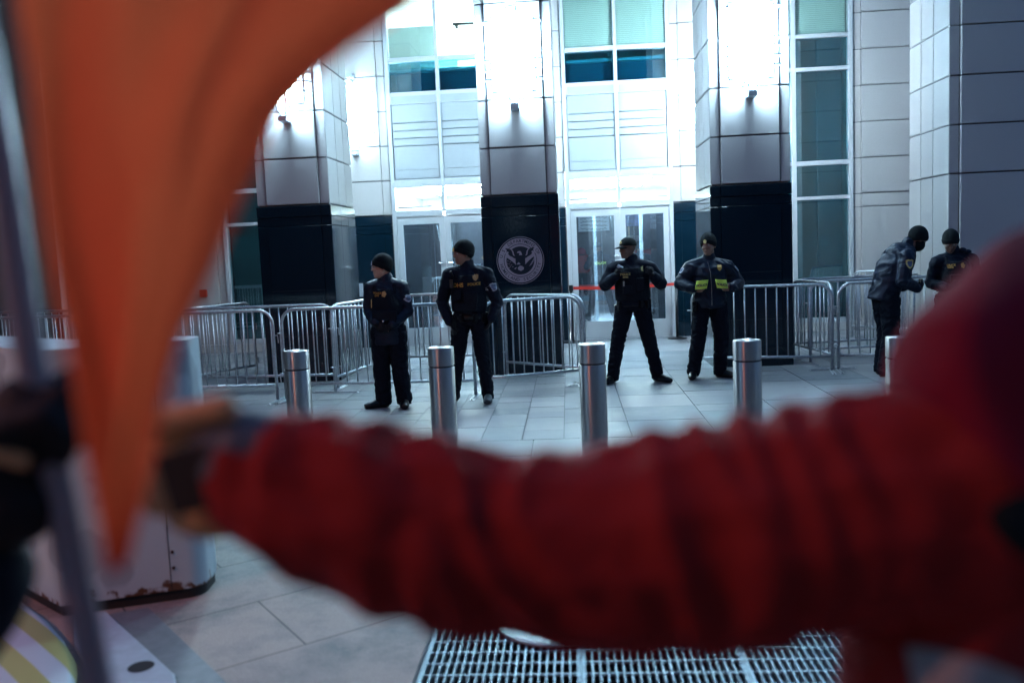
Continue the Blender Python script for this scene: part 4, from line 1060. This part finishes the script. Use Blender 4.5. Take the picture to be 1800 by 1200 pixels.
# officer 2
o2 = person((-1.10,9.72), 'tall officer with gold DHS and POLICE lettering on the vest, one leg behind a bollard', dict(seed=5, skin=M['skin_mid'],
  head=((-.035,-.02,1.645),66,3,0,1.06), torso=TT(.0,.93,.168,.122,1.43),
  arms=[dict(p=[(-.20,.0,1.415),(-.305,.05,1.13),(-.215,-.07,.905)], hd=(.45,-.1,-.85), pn=(.8,.1,.3), curl=22, th=-1, jr=(.082,.066,.050)),
        dict(p=[(.205,.0,1.405),(.305,.06,1.10),(.235,-.05,.915)], hd=(-.4,-.1,-.9), pn=(-.8,.1,.2), curl=25, th=1, jr=(.082,.066,.050))],
  legs=[dict(p=[(-.095,0,.92),(-.165,.0,.49),(-.225,.03,.085)], toe=(-.30,-.16,.03)), dict(p=[(.095,0,.92),(.130,-.02,.49),(.160,.03,.085)], toe=(.17,-.18,.03))],
  trouser_r=(.100,.076,.060), vest=(1.02,1.41), pouches=[(-.10,1.20,.035,.05,.02),(.04,1.17,.07,.055,.022),(-.02,1.07,.12,.04,.018)], belt=.955,
  kit=[(-150,.03,.10,.035,-.09),(-30,.03,.055,.025,-.02),(-65,.025,.045,.02,-.01),(-115,.025,.045,.02,-.01),(20,.03,.06,.03,-.02)],
  text=[('DHS',-.095,1.305,.062,'gold',0),('POLICE',.078,1.312,.041,'gold',3)], badges=[('shield',.095,1.385,.95,'badge',0)],
  sleeve=[((.245,-.02,1.27),(-1,.45,0),1.1,'patch_grey')], hat='beanie', hatpatch=M['gold'], boot=M['boot']), OG)
p = o2[0]
bm = NB(); tube(bm, [(-.15,-.10,1.40),(-.17,-.14,1.46)], .012, 8); box(bm, -.185,-.15,-.16,-.12,1.28,1.37); obj('radio', bm, M['black'], p)
p.children[-1]
for c in p.children:
    if c.name.startswith('boot') and sum(v.co.x for v in c.data.vertices) > 0: c.data.materials[0] = M['boot_grey']
# officer 3
o3 = person((.755,10.80), 'broad officer in a ball cap standing legs apart with hands hooked in the vest', dict(seed=9, skin=M['skin_dark'],
  head=((-.045,-.02,1.625),58,4,0,1.06), torso=TT(.0,.94,.178,.128,1.40),
  arms=[dict(p=[(-.215,.0,1.385),(-.325,.03,1.19),(-.205,-.165,1.295)], hd=(.55,-.25,.55), pn=(.2,.9,0), curl=55, th=1, jr=(.088,.074,.054)),
        dict(p=[(.215,.0,1.375),(.345,.03,1.18),(.240,-.160,1.29)], hd=(-.50,-.25,.55), pn=(-.2,.9,0), curl=55, th=-1, jr=(.088,.076,.054))],
  legs=[dict(p=[(-.10,0,.92),(-.195,-.01,.49),(-.265,.02,.085)], toe=(-.37,-.14,.03)), dict(p=[(.10,0,.92),(.190,-.01,.48),(.275,.02,.085)], toe=(.40,-.13,.03))],
  trouser_r=(.105,.080,.068), vest=(1.00,1.385), pouches=[(-.105,1.305,.055,.035,.03),(.085,1.19,.045,.075,.028),(-.07,1.13,.05,.05,.02)], belt=.955,
  kit=[(175,.035,.10,.035,-.10),(5,.035,.06,.035,0),(-30,.03,.05,.025,-.01),(-150,.03,.055,.025,-.02),(-60,.025,.04,.02,0)],
  text=[('POLICE',-.09,1.318,.037,'badge_yel',0),('DHS',-.09,1.285,.032,'badge_yel',0)], badges=[('b',.125,1.375,1.05,'badge_yel',0)],
  sleeve=[], hat='cap'), OG)
p, vv = o3[0], o3[2]
bm = NB(); box(bm, -.125,-.105,-.245,-.235,1.18,1.24); obj('name_tag', bm, M['silver'], p)
bm = NB(); tube(bm, [(-.17,-.12,1.42),(-.12,-.15,1.39)], .022, 10); obj('radio_mic', bm, M['patch_grey'], p)
me = text_mesh('POLICE', .085, bold=.002); project(me, bvh(vv), (0,0,1.27), V3((0,-1,0))); link('back_lettering', me, M['hivis'], vv)
bm = NB(); box(bm, -.19,-.15,-.20,-.13,1.235,1.38); 
bm.free()
# officer 4
o4 = person((1.695,10.97), 'officer in a heavy jacket holding open two yellow panels that read POLICE', dict(seed=13, skin=M['skin_mid'],
  head=((-.005,-.03,1.615),28,3,-4,1.05), torso=TT(.0,.92,.185,.145,1.375), hem=[(0,0,.86,.195,.155),(0,0,.96,.20,.165)],
  arms=[dict(p=[(-.215,.0,1.345),(-.335,.04,1.17),(-.215,-.15,1.105)], hd=(.8,-.3,-.1), pn=(.2,.9,.1), curl=40, th=1, jr=(.098,.084,.062)),
        dict(p=[(.215,.0,1.335),(.350,.05,1.14),(.245,-.15,1.10)], hd=(-.8,-.3,0), pn=(-.2,.9,.1), curl=40, th=-1, jr=(.098,.084,.062))],
  legs=[dict(p=[(-.095,0,.92),(-.15,-.04,.48),(-.215,.0,.095)], toe=(-.26,-.2,.03), lift=.004), dict(p=[(.095,0,.92),(.135,.0,.46),(.115,.03,.085)], toe=(.27,-.10,.03))],
  trouser_r=(.108,.084,.074), jg=.026, amp=.014, jmat=M['navy_shiny'], gloves=False, belt=None,
  badges=[('shield',.105,1.345,.95,'gold',-4)], sleeve=[((-.26,-.0,1.30),(.9,.25,-.35),.9,'patch_grey'),((.26,.0,1.30),(-.9,.25,-.35),.9,'patch_grey')], hat='beanie', hatpatch=M['badge_yel']), OG)
p = o4[0]
for (x, w2, rot, nm) in ((-.12,.070,4,-1),(.115,.066,-6,1)):
    bm = NB(); n = 8; rows = []
    for i in range(n+1):
        for j in range(n+1): pass
    g = [[bm.verts.new((x-w2+2*w2*i/n + .02*(j/n-.5)*(1 if nm<0 else -1), -.205-.022*math.sin(math.pi*i/n)+.008*noise.noise(V3((i*.6,j*.6,x*9))), 1.10+.105*j/n + (i/n-.5)*math.sin(R_(rot))*.1)) for j in range(n+1)] for i in range(n+1)]
    for i in range(n):
        for j in range(n): bm.faces.new((g[i][j],g[i+1][j],g[i+1][j+1],g[i][j+1]))
    pn = obj('reflective_panel', bm, M['hivis'], p, smooth=True)
    sm = pn.modifiers.new('s','SOLIDIFY'); sm.thickness = .004
    dg = bpy.context.evaluated_depsgraph_get(); me2 = bpy.data.meshes.new_from_object(pn.evaluated_get(dg)); pn.modifiers.clear(); pn.data = me2
    me = text_mesh('POLICE', .040, bold=.0015); project(me, bvh(pn), (x,0,1.145), off=.004, rot=R_(rot)); link('lettering', me, M['hivis_ink'], pn)
bm = NB(); tube(bm, [(-.04,-.17,1.42),(-.01,-.18,1.30),(0,-.185,1.10),(0,-.18,.90)], .004, 6); obj('zip', bm, M['silver'], p)
bm = NB(); box(bm, -.22,-.17,-.10,-.03,.82,.95); box(bm, -.21,-.18,-.12,-.10,.86,.90); bevel(bm,.006); obj('holster', bm, M['boot'], p)
# officer 5 (side view, bending to the right)
o5 = person((3.74,10.70), 'officer in a black knit cap and mask bending to the right, seen from the side', dict(seed=17, skin=M['skin_dark'],
  head=((0,-.335,1.585),-8,32,0,1.06), torso=[(0,.05,.93,.165,.135),(0,.03,1.07,.165,.145),(0,-.03,1.27,.18,.155),(0,-.12,1.42,.17,.12),(0,-.22,1.49,.075,.07)], hem=[(0,.10,.88,.175,.165),(0,.07,.98,.175,.160)],
  arms=[dict(p=[(-.205,-.10,1.385),(-.235,-.03,1.12),(-.15,-.25,1.02)], hd=(.4,-.8,.1), pn=(.7,.1,.6), curl=45, th=1, jr=(.092,.078,.058)),
        dict(p=[(.205,-.10,1.385),(.235,-.03,1.12),(.15,-.25,1.02)], hd=(-.4,-.8,.1), pn=(-.7,.1,.6), curl=45, th=-1, jr=(.092,.078,.058))],
  legs=[dict(p=[(-.10,.05,.92),(-.10,.04,.49),(-.10,.12,.085)], toe=(-.12,-.08,.03)), dict(p=[(.10,.05,.92),(.10,-.0,.49),(.10,.06,.085)], toe=(.12,-.14,.03))],
  trouser_r=(.112,.088,.078), jg=.024, amp=.012, jmat=M['navy_shiny'], hood=[((0,-.10,1.50),(.10,.09,.05)),((0,-.02,1.44),(.13,.07,.06))], belt=None,
  sleeve=[((-.25,-.08,1.31),(1,0,0),1.25,'badge_yel')], hat='beanie', hatmat=M['knit']), OG)
p = o5[0]; p.rotation_euler.z = R_(98); Mh = o5[3]
bm = NB(); ell(bm, (0,-.030,-.052), (.073,.084,.075), Mh, 3); obj('face_mask', bm, M['knit'], p, smooth=True)
bm = NB(); box(bm, -.04,.04,-.38,-.368,1.0,1.12); bevel(bm,.004); tag(obj('phone', bm, M['black'], loc=(3.74,10.70,0)), 'black phone held low by the bending officer','phone').rotation_euler.z = R_(98)
# officer 6
o6 = person((4.545,10.95), 'officer in a dark beanie looking down, half hidden behind the red hood', dict(seed=21, skin=M['skin_dark'],
  head=((-.045,-.07,1.535),18,30,0,1.04), torso=TT(.02,.86,.170,.125,1.335,lean=-.02,nx=.0),
  arms=[dict(p=[(-.175,.0,1.295),(-.24,.02,1.05),(-.13,-.22,1.00)], hd=(.7,-.5,.1), pn=(.3,.5,.6), curl=45, th=1, jr=(.080,.066,.052)),
        dict(p=[(.225,.0,1.31),(.29,.02,1.05),(.13,-.22,1.00)], hd=(-.7,-.5,.1), pn=(-.3,.5,.6), curl=45, th=-1, jr=(.080,.066,.052))],
  legs=[dict(p=[(-.09,0,.85),(-.11,0,.46),(-.13,.02,.085)], toe=(-.17,-.16,.03)), dict(p=[(.11,0,.85),(.13,0,.46),(.15,.02,.085)], toe=(.2,-.16,.03))],
  vest=(.95,1.30), pouches=[(-.05,1.1,.06,.05,.025)], belt=.88, kit=[(-40,.03,.05,.02,0)],
  text=[('POLICE',-.075,1.262,.030,'gold',0),('DHS',-.075,1.235,.027,'gold',0)], badges=[('b',.055,1.255,1.05,'gold',0)], hat='beanie'), OG)
p = o6[0]; bm = NB(); ell(bm, (.10,-.05,1.43), (.05,.05,.035)); ell(bm, (.16,-.04,1.41), (.05,.05,.03)); obj('collar_fold', bm, M['navy_shiny'], p, smooth=True)

# ------------------------------------------------------------------ foreground: person in red
def red_fold(co, n):
    k = max(0, min(1, (.30-co.x)/.12))            # stronger along the sleeve
    q = V3((co.x*21 + co.z*5, co.y*5, co.z*6))
    r = 1-abs(noise.noise(q + V3((noise.noise(co*8),0,0))*.7))*2.2
    k *= max(.35, min(1, (.18-co.x)/.35)) if co.x < .1 or 1 else 1
    return k*.009*(r-.35) + .004*noise.noise(co*16) + (1-k)*.006*noise.noise(co*9) + .0025*noise.noise(co*42)
RB = (.46,.84)
def rr_(x, z, y=-.02): return (x-RB[0], y, z)
Mh = head_matrix((.0,.0,1.525), 165, 6, 0, .98)
bm = NB(); head_bm(bm, Mh)
torso(bm, [(0,0,.86,.15,.11),(0,0,1.0,.14,.105),(0,0,1.2,.15,.11),(0,0,1.34,.15,.10),(0,0,1.40,.06,.06)]); cap(bm, (0,0,1.37), (0,.01,1.46), .058, .054)
armL = [rr_(.31,1.37), rr_(.02,1.355), rr_(-.31,1.452)]
limb(bm, armL, (.05,.042,.030)); hand(bm, armL[-1], (-.9,-.1,.08), (.05,.95,-.1), 62, 1.0, 1)
limb(bm, [(.14,0,1.36),(.23,0,1.08),(.22,-.1,.85)], (.05,.042,.03)); hand(bm, (.22,-.1,.85), (0,-.2,-.9), (-.9,0,0), 30, 1, -1)
for s in (-1,1): limb(bm, [(s*.09,0,.86),(s*.10,0,.46),(s*.11,.02,.08)], (.085,.056,.04)); cap(bm, (s*.11,.02,.07), (s*.12,-.15+.28,.04), .036, .03)
red = link('person', remesh(bm, .0075, 2), M['skin_light']); red.location = (RB[0], RB[1], 0)
tag(red, 'person in a dark red hooded jacket whose outstretched arm crosses the foreground', 'person')
bm = NB()
torso(bm, [(.0,0,.78,.225,.17),(0,0,.95,.215,.165),(.0,0,1.12,.215,.16),(.0,0,1.26,.215,.155),(0,0,1.38,.17,.13),(0,0,1.44,.10,.09)])
A = [(.345,1.400,.112),(.25,1.402,.103),(.15,1.382,.108),(.07,1.372,.102),(-.02,1.368,.090),(-.09,1.378,.089),(-.17,1.398,.090),(-.22,1.416,.084),(-.26,1.432,.076),(-.298,1.446,.063)]
limb(bm, [rr_(x,z) for x,z,r in A], [r for x,z,r in A]); limb(bm, [(.14,0,1.35),(.25,0,1.08),(.23,-.1,.88)], (.10,.085,.07))
link('jacket', remesh(bm, .0065, 4, red_fold), M['red_jacket'], red)
# hood over the head
bm = NB()
ell(bm, (.004,-.01,1.495), (.167,.155,.160), None, 4); ell(bm, (.02,-.03,1.42), (.145,.13,.080), None, 3); ell(bm, (-.105,.03,1.475), (.045,.08,.06), None, 3)
link('hood', remesh(bm, .007, 5, lambda co, n: .010*(1-abs(noise.noise(co*9+V3((3,1,2))))*2)-.004), M['red_hood'], red)
bm = NB(); tube(bm, arc((.0,-.02,1.415), 0, 2*math.pi, .135, 24, V3((1,0,0)), V3((0,1,0)))[:-1], .028, 10, closed=True); link('scarf', remesh(bm, .007, 2, fold_fn(3,.006)), M['knit'], red)
bm = NB(); torso(bm, [(0,0,.62,.19,.15),(0,0,.86,.17,.13)])
for s in (-1,1): limb(bm, [(s*.095,0,.84),(s*.11,0,.46),(s*.11,.02,.09)], (.11,.085,.07))
link('trousers', remesh(bm, .01, 3, fold_fn(8)), M['trouser'], red)
for s in (-1,1):
    bm = NB(); tube(bm, [(s*.11,-.05,.045),(s*.11,.06,.05),(s*.12,.16,.04),(s*.12,.21,.03)], [(.03,.04),(.042,.046),(.046,.036),(.03,.024)], 14, side=V3((1,0,0))); cap(bm, (s*.11,.0,.05),(s*.11,.01,.11),.046,.05)
    b = link('boot', remesh(bm, .008, 2), M['boot'], red)
    for v in b.data.vertices: v.co.z = max(v.co.z, .003)
# tan work glove with dark pad
bm = NB(); hand(bm, armL[-1], (-.9,-.1,.08), (.05,.95,-.1), 62, 1.06, 1, .0055)
ell(bm, rr_(-.345,1.462,-.02), (.046,.030,.050), None, 3); cap(bm, rr_(-.315,1.450), rr_(-.345,1.455), .044, .042); cap(bm, rr_(-.395,1.505,-.045), rr_(-.322,1.517,-.045), .012, .014)
ell(bm, rr_(-.352,1.415,-.02), (.036,.030,.030), None, 3)
gl = link('glove', remesh(bm, .005, 2), M['tan_glove'], red)
bm = NB(); box(bm, -.026,.026,-.002,.002,-.030,.030, Matrix.Translation(rr_(-.352,1.455,-.062)) @ Matrix.Rotation(R_(-12),4,'Y')); bevel(bm,.0015); obj('palm_pad', bm, M['black_pad'], gl)
bm = NB(); cap(bm, rr_(-.325,1.462), rr_(-.305,1.460), .050, .052); obj('knit_cuff', bm, M['cuff_grey'], red, smooth=True)
jr = [c for c in red.children if c.name.startswith('jacket')][0]; jbv = bvh(jr)
me = shape_mesh([(-.045,-.14),(.03,-.14),(.03,.008),(0,.016),(-.045,.012)], 5); project(me, jbv, (-.135,0,1.283), off=.003); link('back_panel', me, M['grey_print'], jr)
me = shape_mesh([(-.04,-.14),(.05,-.14),(.05,-.014),(-.04,.002)], 5); project(me, jbv, (-.066,0,1.276), off=.004); link('back_stripe', me, M['blue_paper'], jr)
# companions beside and behind the camera, mirrored in the door glass
def dup(root, loc, rz, label):
    r = root.copy(); col.objects.link(r); r.location = loc; r.rotation_euler.z = rz; r['label'] = label
    for ch in list(root.children):
        c = ch.copy(); col.objects.link(c); c.parent = r
        for g in ch.children: d = g.copy(); col.objects.link(d); d.parent = c
    return r
dup(red, (3.1,-.1,0), 0, 'second person in red, outside the picture at right and mirrored in the door glass')
dup(red, (-2.3,-.6,0), .2, 'third person in red, outside the picture at left and mirrored in the left doors')
def protest_sign(loc, w2, h2, rows, label, c):
    r = tag(empty('protest_sign', loc), label, 'sign', 'protest signs mirrored in the doors')
    bm = NB(); box(bm, -w2,w2,-.004,.004,-h2,h2); obj('board', bm, c, r)
    bm = NB(); tube(bm, [(0,-.012,-loc[2]+.9),(0,-.012,h2*.6)], .012, 8); obj('stick', bm, M['tan_glove'], r)
    bm = NB()
    for k in range(rows):
        z = h2*(.8-1.6*k/max(1,rows-1)); pts = [(-w2*.85+2*w2*.85*i/22, .0075, z+h2*.09*math.sin(i*2.3+k)*(1 if i%3 else -.6)) for i in range(23)]; tube(bm, pts, .010, 5)
    obj('pen_stroke', bm, M['black'], r)
protest_sign((.95,.15,2.62), .55,.40, 6, 'wide white protest sign covered in handwriting, mirrored in the right doors', M['paper'])
protest_sign((2.2,-.1,2.70), .45,.35, 4, 'blue protest sign mirrored in the right doors', M['blue_paper'])
protest_sign((3.4,.1,2.45), .22,.55, 7, 'narrow upright white protest sign mirrored at the right edge of the doors', M['paper'])
# ------------------------------------------------------------------ person in black at the far left, gripping the flag pole
KB = (-.98,.86)
def kb(x, y, z): return (x-KB[0], y-KB[1], z)
Mh = head_matrix((0,0,1.60), 190, 0, 0, 1)
bm = NB(); head_bm(bm, Mh)
torso(bm, [(0,0,.92,.15,.11),(0,0,1.05,.14,.1),(0,0,1.28,.16,.11),(0,0,1.42,.155,.09),(0,0,1.48,.06,.06)]); cap(bm, (0,0,1.45),(0,.01,1.53),.058,.054)
ar = [kb(-.80,.86,1.42), kb(-.64,.80,1.30), kb(-.545,.80,1.43)]
limb(bm, ar, (.052,.042,.03)); hand(bm, ar[-1], (.25,0,.9), (.95,.2,0), 58, 1.0, 1)
limb(bm, [(-.18,0,1.42),(-.25,0,1.12),(-.2,.1,.9)], (.05,.042,.03)); hand(bm, (-.2,.1,.9), (0,.2,-.9), (.9,0,0), 30, 1, 1)
for s in (-1,1): limb(bm, [(s*.09,0,.9),(s*.10,0,.48),(s*.11,.02,.08)], (.085,.056,.04)); cap(bm, (s*.11,.02,.07), (s*.12,.15,.04), .036, .03)
blk = link('person', remesh(bm, .0085, 2), M['skin_light']); blk.location = (KB[0], KB[1], 0)
tag(blk, 'person in black at the left edge whose gloved fist grips the flag pole', 'person')
bm = NB(); torso(bm, [(0,0,.84,.19,.15),(0,0,1.05,.18,.14),(0,0,1.28,.19,.14),(0,0,1.42,.17,.11),(0,0,1.50,.08,.08)])
limb(bm, [ar[0],ar[1],V3(ar[1]).lerp(V3(ar[2]),.5)], (.085,.072,.062)); limb(bm, [(-.18,0,1.42),(-.25,0,1.12),(-.2,.1,.93)], (.08,.066,.05))
link('jacket', remesh(bm, .008, 3, fold_fn(31,.008)), M['navy'], blk)
bm = NB(); torso(bm, [(0,0,.72,.17,.14),(0,0,.92,.16,.13)])
for s in (-1,1): limb(bm, [(s*.095,0,.88),(s*.11,0,.48),(s*.11,.02,.09)], (.105,.08,.065))
link('trousers', remesh(bm, .01, 3, fold_fn(33)), M['trouser'], blk)
for s in (-1,1):
    bm = NB(); tube(bm, [(s*.11,-.05,.045),(s*.11,.06,.05),(s*.12,.16,.04),(s*.12,.21,.03)], [(.03,.04),(.042,.046),(.046,.036),(.03,.024)], 14, side=V3((1,0,0))); cap(bm, (s*.11,.0,.05),(s*.11,.01,.11),.046,.05)
    b = link('boot', remesh(bm, .008, 2), M['boot'], blk)
    for v in b.data.vertices: v.co.z = max(v.co.z, .003)
bm = NB(); hand(bm, ar[-1], (.25,0,.9), (.95,.2,0), 58, 1.12, 1, .006); ell(bm, kb(-.515,.80,1.505), (.040,.036,.050), None, 3); ell(bm, kb(-.535,.79,1.43), (.046,.036,.040), None, 3)
g2 = link('glove', remesh(bm, .005, 2), M['glove'], blk)
bm = NB(); tube(bm, [kb(-.575,.757,1.505), kb(-.53,.752,1.493), kb(-.495,.765,1.478)], [(.004,.007)]*3, 8, side=V3((0,1,0))); obj('glove_strap', bm, M['tan_glove'], g2)
beanie(Mh, blk)
# ------------------------------------------------------------------ flag on its pole
fl = tag(empty('flag', (-.47,.80,1.25)), 'large orange flag hanging from a leaning aluminium pole in the near foreground at left', 'flag')
bm = NB(); tube(bm, [(.105,0,-1.22),(0,0,0),(-.036,0,.325),(-.045,0,.488),(-.10,0,1.25)], .0145, 16); obj('pole', bm, M['pole'], fl, smooth=True)
Ledge = [(2.45,-.47),(2.1,-.37),(1.90,-.335),(1.815,-.325),(1.795,-.325),(1.765,-.322),(1.72,-.322),(1.677,-.322),(1.605,-.319),(1.53,-.322),(1.475,-.318),(1.45,-.316)]
Redge = [(2.45,.30),(2.1,.16),(1.90,.03),(1.803,-.096),(1.774,-.147),(1.744,-.181),(1.714,-.198),(1.686,-.212),(1.644,-.228),(1.602,-.249),(1.566,-.262),(1.522,-.274),(1.485,-.287),(1.45,-.304)]
def interp(tab, z):
    for (z0, x0), (z1, x1) in zip(tab, tab[1:]):
        if z0 >= z >= z1: return x0+(x1-x0)*(z0-z)/(z0-z1)
    return tab[-1][1]
bm = NB(); NU, NV = 60, 110; g = []
for j in range(NV+1):
    z = 2.45-(2.45-1.45)*j/NV; a, b = interp(Ledge, z), interp(Redge, z); row = []
    yb = .56 if z < 1.9 else .56+(z-1.9)/.55*.24
    for i in range(NU+1):
        u = i/NU; x = a+(b-a)*u
        fold = (.022*math.sin(u*9+z*2.2+1.2*noise.noise(V3((u*2,z*3,0))))*min(1, (b-a)/.12+.3) + .004*math.sin(u*21+z*6)+.022*noise.noise(V3((u*5,z*5,2))))
        row.append(bm.verts.new((x+.47, yb+fold-.80, z-1.25)))
    g.append(row)
for A_, B_ in zip(g, g[1:]):
    for i in range(NU): bm.faces.new((A_[i],A_[i+1],B_[i+1],B_[i]))
o = obj('flag_cloth', bm, M['flag'], fl, smooth=True)
